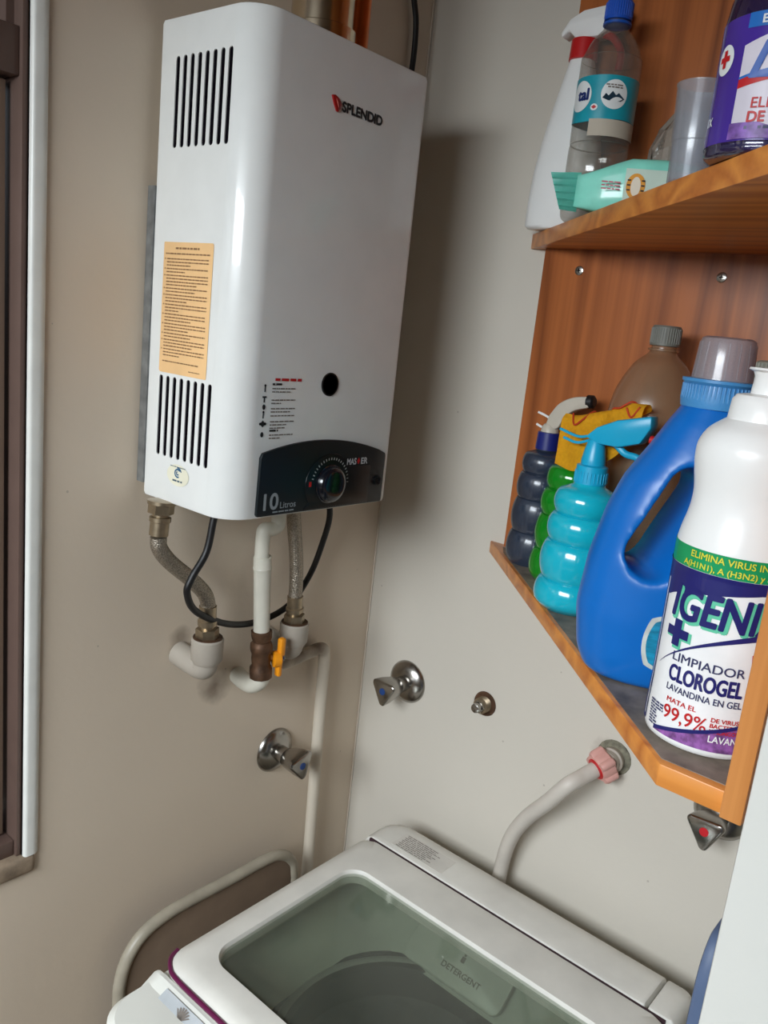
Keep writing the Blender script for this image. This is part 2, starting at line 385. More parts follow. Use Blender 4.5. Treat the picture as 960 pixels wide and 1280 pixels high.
b = new(); turned(b, (-0.3216, -D-0.0012, 1.4835), (0, 1, 0), [(0, 0.0125), (0, 0.0138), (0.002, 0.0138), (0.002, 0.0118), (0, 0.0122)]); obj('viewing_ring', b, M_black, heater)
b = new(); turned(b, (-0.3216, -D+0.006, 1.4835), (0, 1, 0), [(0, 0.0126), (0.004, 0.0126)]); obj('viewing_glass', b, mat('black glass', srgb(8, 8, 10), 0.1), heater)
b = new(); box(b, xl-0.0010, xr-0.01, -0.0128, -0.0005, 1.345, 1.682); obj('back_plate', b, M_galv, heater)
FR = lambda x0, z0, e=0.0006: (lambda x, y: Vector((x0+x, -D-e, z0+y)))
SD = lambda y0, z0, e=0.0005: (lambda x, y: Vector((xl-e, y0-x, z0+y)))
# brand emblem and lettering, raised
b = new(); sh = [(-0.3585, 1.7900), (-0.3535, 1.7912), (-0.3470, 1.7885), (-0.3425, 1.7840), (-0.3440, 1.7790), (-0.3475, 1.7750), (-0.3500, 1.7755), (-0.3545, 1.7820)]
prism(b, [(x, -D-0.002, z) for x, z in sh], (0, 0.0022, 0), 0.0008); em = obj('emblem', b, M_redd, heater)
b = new(); prism(b, [(x, -D-0.0024, z) for x, z in [(-0.3525, 1.7875), (-0.3490, 1.7845), (-0.3478, 1.7795), (-0.3505, 1.7835)]], (0, 0.001, 0)); obj('emblem_flame', b, mat('pink print', srgb(220, 120, 110), 0.4), em)
t = text_bm('SPLENDID', cap_size(0.0102), 0.00065, 0.0655); obj('brand_lettering', mapped(t, FR(-0.3405, 1.7778)), M_print, heater)
# instruction print
rnd = random.Random(3); b = new(); words(b, 0, 0, 0.040, 0.0030, rnd); obj('red_heading', mapped(b, FR(-0.408, 1.4862)), M_red, heater)
b = new()
for k, (z, n) in enumerate([(1.4772, 2), (1.4645, 2), (1.4550, 2), (1.4470, 1), (1.4405, 3), (1.4255, 2)]):
    for q in range(n): words(b, 0, z-0.0036*q-1.42, 0.036 if q == 0 else rnd.uniform(0.014, 0.03), 0.0013, rnd)
obj('fine_print', mapped(b, FR(-0.4115, 1.42)), M_printg, heater)
b = new(); words(b, 0, 0.0615, 0.016, 0.0022, rnd); words(b, 0, 0.010, 0.013, 0.0022, rnd)
for k, z in enumerate((1.4780, 1.4665, 1.4575, 1.4490, 1.4390, 1.4270)):
    c = (-0.0105, z-1.42)
    if k in (0, 3): rect(b, c[0]-0.0008, c[0]+0.0008, c[1]-0.004, c[1]+0.003); disc(b, c[0], c[1]+0.003, 0.0014)
    elif k == 1: rect(b, c[0]-0.001, c[0]+0.001, c[1]-0.004, c[1]+0.001); rect(b, c[0]-0.003, c[0]+0.003, c[1]+0.001, c[1]+0.003)
    elif k == 4: disc(b, c[0], c[1], 0.0040, None, 4); disc(b, c[0]-0.0035, c[1], 0.0016); disc(b, c[0]+0.0035, c[1], 0.0016)
    else: disc(b, c[0], c[1], 0.0022, 0.0030)
obj('instruction_icons', mapped(b, FR(-0.4115, 1.42)), M_print, heater)
# control panel
M_panel = mat('dark teal panel', srgb(11, 21, 25), 0.40, var=0.15, scale=12)
pts = [(-0.4225, 1.3335), (-0.4240, 1.3360), (-0.4232, 1.4010), (-0.4205, 1.4065)]
for i in range(1, 18):
    t_ = i/18; x = -0.4205+(0.2085)*t_; pts.append((x, 1.4065+(1.3985-1.4065)*t_+0.0155*4*t_*(1-t_)))
pts += [(-0.2105, 1.3970), (-0.2095, 1.3935), (-0.2100, 1.3345), (-0.2115, 1.3325)]
b = new(); prism(b, [(x, -D-0.004, z) for x, z in pts], (0, 0.0045, 0), 0.0012); panel = obj('control_panel', b, M_panel, heater)
kc = (-0.3115, 1.3640)
pts = []
for i in range(25):
    a = math.radians(215-i*(170/24)); pts.append((kc[0]+0.041*math.cos(a), kc[1]+0.037*math.sin(a)))
pts = [p for p in pts if p[0] < -0.279]+[(-0.2790, 1.3830), (-0.2390, 1.3830), (-0.2390, 1.3350), (-0.3520, 1.3350)]
b = new(); prism(b, [(x, -D-0.0052, z) for x, z in pts], (0, 0.003, 0), 0.0006); obj('dial_plate', b, mat('dark dial plate', srgb(8, 14, 17), 0.3), panel)
b = new()
for i in range(21):
    a = math.radians(165-i*8.2); r1, r2 = 0.0295, 0.0325; w = 0.0007
    ca, sa_ = math.cos(a), math.sin(a)
    q = [(kc[0]+r*ca-k*w*sa_, kc[1]+r*sa_+k*w*ca) for r, k in ((r1, -1), (r2, -1), (r2, 1), (r1, 1))]
    b.faces.new([b.verts.new((x, -D-0.0056, z)) for x, z in q])
obj('dial_marks', b, mat('pale print', srgb(170, 175, 175), 0.5), panel)
b = new(); rect(b, -0.002, 0.002, -0.003, 0.003); obj('dial_red_mark', mapped(b, FR(-0.3452, 1.3660, 0.0056)), M_red, panel)
b = new(); turned(b, (kc[0], -D-0.004, kc[1]), (0, -1, 0), [(0, 0.0240), (0.002, 0.0240), (0.0025, 0.0225), (0.008, 0.0215), (0.0100, 0.0195), (0.0112, 0.0150), (0.0118, 0.008), (0.0120, 0.001)], 40)
obj('knob', b, mat('black gloss plastic', srgb(14, 17, 24), 0.2, coat=0.4), panel)
M_lg = mat('light grey print', srgb(150, 160, 165), 0.5)
obj('number_lettering', mapped(text_bm('10', cap_size(0.0195), 0.0006, 0.0215), FR(-0.4150, 1.3410, 0.0045)), M_lg, panel)
obj('litre_lettering', mapped(text_bm('Litros', cap_size(0.0078), 0.0001, 0.0245), FR(-0.3900, 1.3412, 0.0045)), M_lg, panel)
b = new(); words(b, 0, 0, 0.033, 0.0016, rnd); obj('small_print', mapped(b, FR(-0.4010, 1.3368, 0.0045)), M_lg, panel)
obj('model_lettering', mapped(text_bm('MAS', cap_size(0.0080), 0.0003, 0.0165), FR(-0.2848, 1.3860, 0.0062)), mat('silver print', srgb(190, 192, 195), 0.4), panel)
obj('model_lettering', mapped(text_bm('ER', cap_size(0.0080), 0.0003, 0.0115), FR(-0.2590, 1.3860, 0.0062)), MATS['silver print'], panel)
b = new(); disc(b, -0.2638, 1.3900, 0.0028, 0.0046, 4); obj('model_spark', mapped(b, FR(0, 0, 0.0062)), M_red, panel)
b = new(); turned(b, (-0.2215, -D-0.0035, 1.3615), (0, -1, 0), [(0, 0.0065), (0.002, 0.0065), (0.0022, 0.0055), (0.0012, 0.0045)], 24); obj('button', b, mat('black plastic', srgb(20, 20, 22), 0.35), panel)
# yellow notice and round sticker on the left side
b = new(); rr = rrect(-0.0335, 0.0535, -0.070, 0.0725, (0.003, 0.001, 0.003, 0.001), 3)
pp = [(x+(0.0012*math.sin(y*190) if x > 0.05 else 0), y) for x, y in rr]
b.faces.new([b.verts.new((x, y, 0)) for x, y in pp]); 
st = obj('warning_sticker', mapped(b, SD(-0.0685, 1.5500, 0.0006)), mat('faded orange paper', srgb(240, 196, 140), 0.6, var=0.10, scale=14), heater); st['label'] = 'faded orange warning notice'
b = new(); y = 0.0650; words(b, 0.0005-0.012, y, 0.042, 0.0020, rnd); y -= 0.0055; words(b, -0.029, y, 0.078, 0.0014, rnd); y -= 0.0055
for n in (3, 2, 4, 2, 3, 3, 3, 3, 2, 3, 3):
    disc(b, -0.0295, y+0.0008, 0.0009, None, 8)
    for q in range(n): words(b, -0.0265, y, 0.074 if q < n-1 else rnd.uniform(0.02, 0.06), 0.0013, rnd); y -= 0.0034
    y -= 0.0003
y -= 0.003; words(b, -0.027, y, 0.066, 0.0013, rnd); words(b, 0.022, y-0.0075, 0.02, 0.0010, rnd)
obj('notice_print', mapped(b, SD(-0.0685, 1.5500, 0.0010)), mat('faded brown print', srgb(140, 104, 72), 0.6), st)
b = new(); disc(b, 0, 0, 0.0205, 0.0125); st = obj('round_sticker', mapped(b, SD(-0.0805, 1.3665, 0.0006)), mat('cream paper', srgb(232, 228, 205), 0.5), heater)
b = new()
for a0, a1, r1, r2 in ((40, 300, 0.0040, 0.0060), (100, 330, 0.0012, 0.0028), (20, 100, 0.0062, 0.0078)):
    prev = None
    for i in range(13):
        a = math.radians(a0+(a1-a0)*i/12); cur = (b.verts.new((r1*math.cos(a), 0.002+r1*math.sin(a)*0.9, 0)), b.verts.new((r2*math.cos(a), 0.002+r2*math.sin(a)*0.9, 0)))
        if prev: b.faces.new((prev[0], cur[0], cur[1], prev[1]))
        prev = cur
obj('sticker_swirl', mapped(b, SD(-0.0805, 1.3670, 0.0010)), mat('blue print', srgb(28, 90, 130), 0.5), st)
b = new(); words(b, -0.009, -0.0075, 0.018, 0.0020, rnd); words(b, -0.014, 0.0092, 0.028, 0.0009, rnd); obj('sticker_print', mapped(b, SD(-0.0805, 1.3665, 0.0010)), mat('slate print', srgb(70, 90, 105), 0.5), st)

# flue, pipe and cable above the heater
fl = thing('flue_duct', (-0.300, -0.085, zt), 'shiny steel flue duct rising from the top of the water heater', 'flue')
b = new(); lathe(b, (-0.300, -0.085), [(zt, 0.040), (zt+0.03, 0.040), (zt+0.032, 0.036), (H-0.001, 0.036)], 40); obj('duct', b, mat('polished steel', srgb(222, 206, 180), 0.2, 1.0, var=0.08), fl)
b = new(); lathe(b, (-0.300, -0.085), [(zt, 0.043), (zt+0.012, 0.043), (zt+0.012, 0.0385)], 40, True, False); obj('collar', b, M_galv, fl)
b = new(); tube(b, [(-0.2385, -0.085, zt-0.001), (-0.2385, -0.085, 2.1), (-0.2385, -0.085, H-0.001)], 0.0125, 18, 2); tag(obj('copper_pipe', b, mat('copper', srgb(226, 132, 78), 0.35, 0.8, var=0.15), None, (-0.2385, -0.085, zt)), 'copper pipe rising beside the steel flue duct', 'pipe')
b = new(); tube(b, [(-0.055, -0.010, H-0.01), (-0.060, -0.010, 2.10), (-0.060, -0.010, 2.02), (-0.047, -0.010, 1.975), (-0.0455, -0.010, 1.918), (-0.060, -0.012, 1.86), (-0.10, -0.0075, 1.80), (-0.16, -0.0070, 1.78)], 0.0042, 12); tag(obj('hanging_cable', b, M_black, None, (-0.055, -0.01, 1.80)), 'black cable hanging down the corner wall behind the top of the water heater', 'cable')

# ================================================================== PIPES BELOW THE HEATER
def flex(name, label, pts, top, bot, r):
    t = thing(name, bot[-1], label, 'hose', 'braided water connectors under the heater')
    b = new(); tube(b, pts, r, 16, 10); obj('braided_sleeve', b, M_braid, t)
    for seq, nm in ((top, 'upper_fitting'), (bot, 'lower_fitting')):
        d = Vector(seq[1])-Vector(seq[0]); d.normalize(); L_ = (Vector(seq[1])-Vector(seq[0])).length
        b = new(); turned(b, seq[0], d, [(0, r*1.0), (0, r*1.15), (L_*0.40, r*1.15), (L_*0.42, r*1.3), (L_*0.55, r*1.3), (L_*0.57, r*0.95), (L_*0.72, r*0.95)], 24); f = obj('ferrule' if nm[0] == 'l' else 'ferrule', b, M_brass, t)
        b = new(); p = Vector(seq[0])+d*L_*0.66; hexnut(b, p, p+d*L_*0.34, r*1.55); turned(b, p+d*L_*0.28, d, [(0, r*1.7), (L_*0.10, r*1.7), (L_*0.12, r*1.3)], 24); obj('nut', b, M_brass, t)
    return t
Yf = -0.055
flex('braided_hose', 'S-curved braided steel hose under the left side of the heater', [(-0.469, Yf, 1.288), (-0.467, Yf, 1.274), (-0.452, Yf, 1.255), (-0.418, Yf, 1.226), (-0.398, Yf, 1.206), (-0.3905, Yf, 1.192), (-0.3895, Yf, 1.182)],
     ((-0.469, Yf, 1.290), (-0.4665, Yf, 1.330)), ((-0.3895, Yf, 1.186), (-0.3875, Yf, 1.140)), 0.0098)
flex('braided_hose', 'straight braided steel hose under the right side of the heater, behind the white gas pipe', [(-0.2520, Yf, 1.318), (-0.2500, Yf, 1.285), (-0.2385, Yf, 1.225), (-0.2350, Yf, 1.190), (-0.2345, Yf, 1.168)],
     ((-0.2520, Yf, 1.300), (-0.2530, Yf, 1.330)), ((-0.2345, Yf, 1.170), (-0.2320, Yf, 1.128)), 0.0098)
def elbow(label, x, z_top, wall):
    t = thing('pipe_elbow', (wall[0], 0, wall[2]), label, 'pipe fitting', 'beige wall elbows')
    b = new(); zc = wall[2]
    tube(b, [wall, (wall[0]+(x-wall[0])*0.5, Yf*0.6, zc-0.004), (x, Yf*0.92, zc-0.003), (x, Yf, zc+0.012)], 0.0165, 24, 10); obj('elbow_body', b, M_fit, t)
    b = new(); lathe(b, (x, Yf), [(zc+0.004, 0.0165), (zc+0.010, 0.0205), (z_top, 0.0210), (z_top+0.002, 0.0195), (z_top+0.002, 0.012)], 28); obj('socket', b, M_fit, t)
    b = new(); lathe(b, (x, Yf), [(z_top-0.002, 0.0195), (z_top+0.0035, 0.0190), (z_top+0.0035, 0.010)], 28); obj('rust_ring', b, M_rust, t)
    return t
elbow('beige plastic elbow under the left braided hose, coming from the wall', -0.3865, 1.140, (-0.390, -0.0005, 1.103))
elbow('beige plastic elbow under the right braided hose, behind the orange valve lever', -0.2310, 1.128, (-0.236, -0.0005, 1.092))
gx, gy = -0.2960, -0.058
t = thing('gas_pipe', (gx, gy, 1.05), 'white painted gas pipe dropping from the middle of the heater to the valve', 'pipe')
b = new(); tube(b, [(-0.2810, gy, 1.330), (-0.2810, gy, 1.292), (-0.2830, gy, 1.280), (-0.2935, gy, 1.2765), (-0.3045, gy, 1.277), (-0.3070, gy, 1.268), (-0.3065, gy, 1.235), (-0.3045, gy, 1.225)], 0.0098, 18, 8); obj('upper_pipe', b, M_pipe, t)
b = new(); turned(b, (-0.3050, gy, 1.240), (0.075, 0, -1), [(0, 0.0098), (0, 0.0122), (0.014, 0.0122), (0.016, 0.0130), (0.020, 0.0118), (0.095, 0.0112), (0.110, 0.0112)], 24); obj('coupling', b, M_pipe, t)
b = new(); tube(b, [(-0.2920, gy, 1.066), (-0.2922, gy+0.002, 1.056), (-0.2935, gy+0.016, 1.046), (-0.2900, gy+0.036, 1.043), (-0.2850, -0.0005, 1.043)], 0.0128, 18, 8); obj('lower_elbow', b, M_pipe, t)
vv = thing('gas_valve', (-0.2935, gy, 1.060), 'rusty brass gas valve with an orange lever on the white gas pipe', 'valve')
b = new(); turned(b, (-0.2965, gy, 1.133), (0.065, 0, -1), [(0, 0.0115), (0.001, 0.0150), (0.010, 0.0145), (0.016, 0.0120), (0.020, 0.0155), (0.028, 0.0160), (0.034, 0.0135), (0.044, 0.0140), (0.052, 0.0130), (0.056, 0.0160), (0.070, 0.0160), (0.072, 0.012)], 10); obj('valve_body', b, M_rust, vv, angle=50)
b = new(); cone(b, (-0.286, gy, 1.092), (-0.268, gy-0.008, 1.090), 0.007, 0.007, 14); obj('stem', b, M_brass, vv)
b = new(); turned(b, (-0.281, gy-0.010, 1.090), (1, -0.45, 0), [(0, 0.009), (0.001, 0.0115), (0.010, 0.0115), (0.012, 0.009)], 20)
box(b, -0.2760, -0.2690, gy-0.019, gy-0.009, 1.064, 1.092, 0.0025, 2); box(b, -0.2755, -0.2660, gy-0.020, gy-0.010, 1.094, 1.121, 0.003, 2); obj('lever', b, M_orange, vv)
b = new(); turned(b, (-0.270, gy-0.015, 1.090), (1, -0.45, 0), [(0, 0.004), (0.004, 0.004), (0.005, 0.003)], 6); obj('screw', b, M_chrome, vv)
b = new(); tube(b, [(-0.215, -0.0005, 1.049), (-0.213, -0.014, 1.049), (-0.205, -0.020, 1.049), (-0.160, -0.020, 1.053), (-0.1385, -0.020, 1.0545), (-0.1285, -0.020, 1.052), (-0.1240, -0.020, 1.043), (-0.1230, -0.020, 1.02), (-0.1200, -0.020, 0.85), (-0.1160, -0.020, 0.66), (-0.112, -0.020, 0.30), (-0.110, -0.020, 0.01)], 0.0095, 18, 8)
tag(obj('wall_pipe', b, wall_mat('white pipe with grime', srgb(206, 195, 178), [((-0.035, 0, 1.052), 0.026, 0.85), ((-0.075, 0, 1.048), 0.022, 0.8), ((-0.105, 0, 1.045), 0.020, 0.6)]), None, (-0.11, -0.02, 0.01)), 'thin white painted pipe bending at the right and running down the wall beside the corner', 'pipe')
b = new(); Yc = -0.085
tube(b, [(-0.4060, -0.085, 1.3350), (-0.4131, -0.085, 1.3092), (-0.421, -0.085, 1.2702), (-0.4387, -0.083, 1.2402), (-0.4422, -0.080, 1.2197), (-0.4184, -0.070, 1.1883), (-0.3545, -0.055, 1.1537), (-0.2825, -0.036, 1.1362), (-0.2224, -0.031, 1.1465), (-0.1835, -0.030, 1.185), (-0.1666, -0.034, 1.233), (-0.1680, -0.045, 1.2816), (-0.190, -0.05, 1.330)], 0.0045, 14)
tag(obj('power_cable', b, M_black, None, (-0.31, Yc, 1.1362)), 'black cable looping below the water heater past both braided hoses', 'cable')

# ================================================================== FAUCETS
def faucet_parts(root, dot, spin, length=0.034):
    b = new(); turned(b, (0, -0.0004, 0), (0, -1, 0), [(0, 0.036), (0.002, 0.0355), (0.006, 0.032), (0.010, 0.026), (0.013, 0.018), (0.014, 0.010)], 40); obj('escutcheon', b, M_chrome, root, local=True)
    b = new(); turned(b, (0, -0.012, 0), (0, -1, 0), [(0, 0.013), (0.018, 0.0125), (0.019, 0.010), (0.024, 0.010)], 28); obj('stem', b, M_chrome, root, local=True)
    def tri(r, y, rd):
        P = []
        for k in range(3):
            a0 = math.radians(spin-90+120*k)
            for q in range(7):
                a = a0+math.radians(-60+20*q); P.append(Vector(((r-rd)*math.cos(a0)+rd*math.cos(a), y, (r-rd)*math.sin(a0)+rd*math.sin(a))))
        return P
    y0 = -0.030
    b = new(); loft(b, [tri(0.0155, y0, 0.0135), tri(0.0185, y0-length*0.15, 0.0125), tri(0.0235, y0-length*0.6, 0.009), tri(0.0252, y0-length*0.95, 0.006), tri(0.0238, y0-length, 0.0055), tri(0.0220, y0-length-0.0008, 0.005)])
    h = obj('handle', b, M_chrome, root, local=True, angle=28)
    b = new(); turned(b, (0, y0-length, 0), (0, -1, 0), [(0, 0.0058), (0.0016, 0.0055), (0.0018, 0.004)], 20); obj('indicator', b, dot, h, local=True)
M_bdot = mat('blue indicator', srgb(30, 62, 120), 0.4); M_rdot = mat('red indicator', srgb(196, 30, 40), 0.4)
f1 = thing('wall_faucet', (-0.197, 0, 0.892), 'chrome tap with blue dot on the left wall below the gas valve', 'faucet', 'chrome wall taps'); faucet_parts(f1, M_bdot, 14)
def dup(root, loc, rotz, label, dotmat=None, spin=None):
    r = root.copy(); link(r); r.location = loc; r.rotation_euler = (0, 0, rotz); r['label'] = label
    for ch in list(root.children):
        c = ch.copy(); link(c); c.parent = r
        if ch.name.startswith('handle') and spin is not None: c.rotation_euler = (0, spin, 0)
        for g in ch.children:
            d = g.copy(); link(d); d.parent = c
            if dotmat: d.data = g.data.copy(); d.data.materials[0] = dotmat
    return r
f1.rotation_euler = (0, 0, 0)
dup(f1, (0, -0.098, 0.990), -PI/2, 'chrome tap with blue dot on the right wall next to the corner', None, math.radians(14))
dup(f1, (0, -0.612, 1.004), -PI/2, 'chrome tap with red dot under the wooden shelf', M_rdot, math.radians(10))
# capped pipe stub in its hole
t = thing('pipe_stub', (0, -0.249, 1.010), 'capped threaded pipe stub in a rough hole between the two taps of the right wall', 'pipe fitting')
b = new(); turned(b, (-0.0004, -0.249, 1.010), (-1, 0, 0), [(0, 0.0195), (0.0015, 0.0190), (0.0018, 0.0160), (0.001, 0.0150)], 28); obj('hole_rim', b, M_rust, t)
b = new(); prof = [(0, 0.0125)]
for k in range(6): prof += [(0.001+k*0.002, 0.0125), (0.002+k*0.002, 0.0112)]
prof += [(0.014, 0.0125)]
turned(b, (0, -0.249, 1.010), (-1, 0, 0), prof, 24); obj('threaded_pipe', b, M_brass, t)
b = new(); hexnut(b, (-0.014, -0.249, 1.010), (-0.020, -0.249, 1.010), 0.010); turned(b, (-0.020, -0.249, 1.010), (-1, 0, 0), [(0, 0.0075), (0.008, 0.0070), (0.009, 0.005)], 18); obj('plug', b, M_chrome, t)
# washer hose on the right wall
t = thing('washer_hose', (0, -0.462, 1.012), 'greyish inlet hose with pink star nut, running from right wall down behind the washer', 'hose')
b = new(); turned(b, (-0.0004, -0.462, 1.014), (-1, 0, 0), [(0, 0.0250), (0.001, 0.0245), (0.002, 0.017)], 20); obj('hole_rim', b, mat('broken plaster', srgb(120, 116, 100), 0.9, var=0.5, scale=120, bump=0.8), t)
b = new(); turned(b, (0, -0.462, 1.013), (-1, 0.02, -0.02), [(0, 0.0165), (0.006, 0.0168), (0.008, 0.0178), (0.011, 0.0178), (0.012, 0.0150), (0.020, 0.0150)], 24); obj('wall_outlet', b, M_fit, t)
M_nut = mat('faded pink plastic', srgb(214, 160, 150), 0.5, var=0.12)
b = new(); d = Vector((-0.80, 0.42, -0.42)).normalized(); c0 = Vector((-0.014, -0.462, 1.013)); u, v = frame(d); rings = []
for a_, k in ((0, 0.80), (0.003, 1.0), (0.018, 1.0), (0.022, 0.92)):
    rings.append([c0+d*a_+(u*math.cos(q)+v*math.sin(q))*k*(0.0195+0.0052*max(0, math.cos(5*q))**0.7) for q in [2*PI*i/60 for i in range(60)]])
loft(b, rings); obj('star_nut', b, M_nut, t)
b = new(); turned(b, c0+d*0.0215, d, [(0, 0.0150), (0.002, 0.0145), (0.0025, 0.011)], 24); obj('red_washer', b, M_red, t)
b = new(); e0 = c0+d*0.020
tube(b, [e0, e0+d*0.022, e0+d*0.05, (-0.062, -0.405, 0.942), (-0.052, -0.372, 0.896), (-0.040, -0.347, 0.845), (-0.030, -0.334, 0.785), (-0.026, -0.330, 0.70), (-0.026, -0.33, 0.60)], 0.0108, 18, 8)
obj('hose_tube', b, mat('greyed hose', srgb(196, 188, 178), 0.45, var=0.15, scale=10), t)

# ================================================================== WASHING MACHINE
wx0, wx1, wy0, wy1 = -0.600, -0.060, -0.648, -0.148
M_wbody = mat('white washer enamel', srgb(222, 222, 214), 0.35, var=0.05, scale=9)
M_wtop = mat('greyed white plastic', srgb(216, 213, 205), 0.4, var=0.07, scale=18)
ws = thing('washing_machine', ((wx0+wx1)/2, (wy0+wy1)/2, 0), 'white top-loading washing machine with a glass lid and purple trim', 'washing machine')
b = new(); o2 = rrect(wx0, wx1, wy0, wy1, 0.04, 8); i2 = rrect(wx0+0.09, wx1-0.05, wy0+0.02, wy1-0.02, 0.05, 8)
loft(b, [lift(o2, 0.02), lift(o2, 0.70), lift(inset(o2, 0.004), 0.765), lift(inset(o2, 0.010), 0.772), lift(i2, 0.772), lift(i2, 0.755)], True, False); obj('body', b, M_wbody, ws)
for fx in (wx0+0.05, wx1-0.05):
    for fy in (wy0+0.05, wy1-0.05): b = new(); lathe(b, (fx, fy), [(0, 0.022), (0.021, 0.018)], 16); obj('foot', b, M_black, ws)
# lid frame with its opening
def ring_at(x0, x1, y0, y1, r, z): return lift(rrect(x0, x1, y0, y1, r, 10), z)
b = new(); lx0, lx1, ly0, ly1 = -0.509, -0.1375, -0.645, -0.151
loft(b, [ring_at(lx0, lx1, ly0, ly1, (0.012, 0.034, 0.034, 0.012), 0.774), ring_at(lx0, lx1, ly0, ly1, (0.012, 0.034, 0.034, 0.012), 0.784), ring_at(lx0+0.002, lx1-0.001, ly0+0.004, ly1-0.004, (0.014, 0.033, 0.033, 0.014), 0.789), ring_at(lx0+0.008, lx1-0.002, ly0+0.014, ly1-0.014, (0.016, 0.03, 0.03, 0.016), 0.7940),
         ring_at(lx0+0.02, lx1-0.02, ly0+0.02, ly1-0.02, 0.03, 0.7965), ring_at(-0.466, -0.205, ly0+0.042, ly1-0.040, 0.030, 0.7955), ring_at(-0.463, -0.208, ly0+0.045, ly1-0.043, 0.028, 0.790), ring_at(-0.463, -0.208, ly0+0.045, ly1-0.043, 0.028, 0.776)], False, False)
lid = obj('lid', b, M_wtop, ws)
b = new(); loft(b, [ring_at(-0.4635, -0.2075, ly0+0.0445, ly1-0.0425, 0.028, 0.787), ring_at(-0.4635, -0.2075, ly0+0.0445, ly1-0.0425, 0.028, 0.791)])
obj('lid_glass', b, thin('smoky lid glass', srgb(226, 230, 224), 0.08, srgb(178, 184, 170), 0.06, 0.035), lid)
b = new(); tube(b, [(-0.482, -0.1525, 0.787), (-0.495, -0.1575, 0.787), (-0.5050, -0.1700, 0.787), (-0.5105, -0.1900, 0.787), (-0.5115, -0.26, 0.787), (-0.5115, -0.45, 0.787), (-0.5115, -0.62, 0.787)], 0.0030, 10, 8); obj('trim_strip', b, mat('purple trim', srgb(92, 16, 62), 0.3), ws)
# rear cover and its end cap
def cover(y0, y1, rl, rrr):
    b = new(); x0, x1 = -0.1340, -0.0610; dl, dr = (0.0008, 0.005) if rl > rrr else (0.0028, 0.0006)
    loft(b, [ring_at(x0, x1, y0, y1, (rl, 0.003, 0.003, rrr), 0.766), ring_at(x0, x1, y0, y1, (rl, 0.003, 0.003, rrr), 0.782), ring_at(x0, x1-0.004, y0+dl, y1-dr, (rl, 0.003, 0.003, rrr), 0.790), ring_at(x0+0.001, x1-0.014, y0+dl*3, y1-dr*3, (max(0.003, rl-0.002), 0.003, 0.003, max(0.003, rrr-0.002)), 0.7950), ring_at(x0+0.006, x1-0.026, y0+dl*5, y1-dr*5, (max(0.003, rl-0.008), 0.003, 0.003, max(0.003, rrr-0.008)), 0.7962)]); return b
obj('rear_cover', cover(-0.6060, wy1-0.002, 0.034, 0.003), M_wtop, ws); obj('end_cap', cover(wy0+0.002, -0.6075, 0.003, 0.034), M_wtop, ws)
b = new(); box(b, -0.1375, -0.1338, -0.632, -0.162, 0.770, 0.7925); obj('hinge_gap', b, mat('dark plum gap', srgb(58, 34, 42), 0.7), ws)
b = new()
for r_ in range(9): words(b, 0.002*(r_ % 2), -r_*0.0052, random.uniform(0.05, 0.075), 0.0020, rnd)
rl = obj('washer_notice', mapped(b, lambda x, y: Vector((-0.0925+y*0.75, -0.202-x, 0.7969))), M_printg, ws)
b = new(); box(b, -0.1265, -0.0885, -0.290, -0.196, 0.7958, 0.7966); obj('notice_paper', b, mat('greyed paper', srgb(206, 202, 194), 0.6), ws)
# front console
prof = [(-0.510, 0.70), (-0.510, 0.779), (-0.515, 0.7795), (-0.560, 0.7540), (-0.598, 0.7270), (-0.610, 0.705), (-0.612, 0.62), (-0.595, 0.60), (-0.510, 0.60)]
b = new(); y0_, y1_ = wy0+0.001, wy1-0.004
rings = []
for y, s in ((y0_, 0.965), (y0_+0.005, 0.99), (y0_+0.016, 1), (y1_-0.016, 1), (y1_-0.005, 0.988), (y1_, 0.955)):
    rings.append([Vector((-0.51+(x+0.51)*s, y, 0.69+(z-0.69)*s)) for x, z in prof])
loft(b, rings); obj('console', b, M_wbody, ws)
def slope(t_):
    x = -0.518-0.078*t_; return (x, 0.7795+(x+0.515)*0.0255/0.045 if x > -0.560 else 0.7540+(x+0.560)*0.0270/0.038)
M_pearl = mat('pearl grey panel', srgb(202, 208, 212), 0.18, 0.25, var=0.12, scale=26, coat=0.5)
b = new(); nx = Vector((-0.55, 0, 0.835))
q = [(0.02, -0.186), (0.53, -0.183), (0.53, -0.60), (0.02, -0.60)]
q2 = []
for t_, y in q: x, z = slope(t_); q2.append(Vector((x, y, z))+nx*0.0022)
prism(b, q2, nx*-0.003); pn = obj('console_panel', b, M_pearl, ws)
b = new()
def on_slope(s, t_, e=0.0027): x, z = slope(t_); return Vector((x, s, z))+nx*e
for k in range(7):                                  # fan of petals over a little base
    a = math.radians(-55+k*18.3); y_c = -0.2262; t0, t1 = 0.175, 0.175-0.135*math.cos(a)
    s1 = y_c-0.0125*math.sin(a)
    b.faces.new([b.verts.new(on_slope(y_c-0.0016-0.003*math.sin(a), t0)), b.verts.new(on_slope(s1-0.0013, t1)), b.verts.new(on_slope(s1+0.0013, t1)), b.verts.new(on_slope(y_c+0.0012-0.003*math.sin(a), t0))])
for s_, w_, t_ in ((-0.2262, 0.0045, 0.195), (-0.2262, 0.003, 0.235)):
    b.faces.new([b.verts.new(on_slope(s_-w_, t_)), b.verts.new(on_slope(s_-w_, t_+0.025)), b.verts.new(on_slope(s_+w_, t_+0.025)), b.verts.new(on_slope(s_+w_, t_))])
obj('console_emblem', b, M_printg, pn)
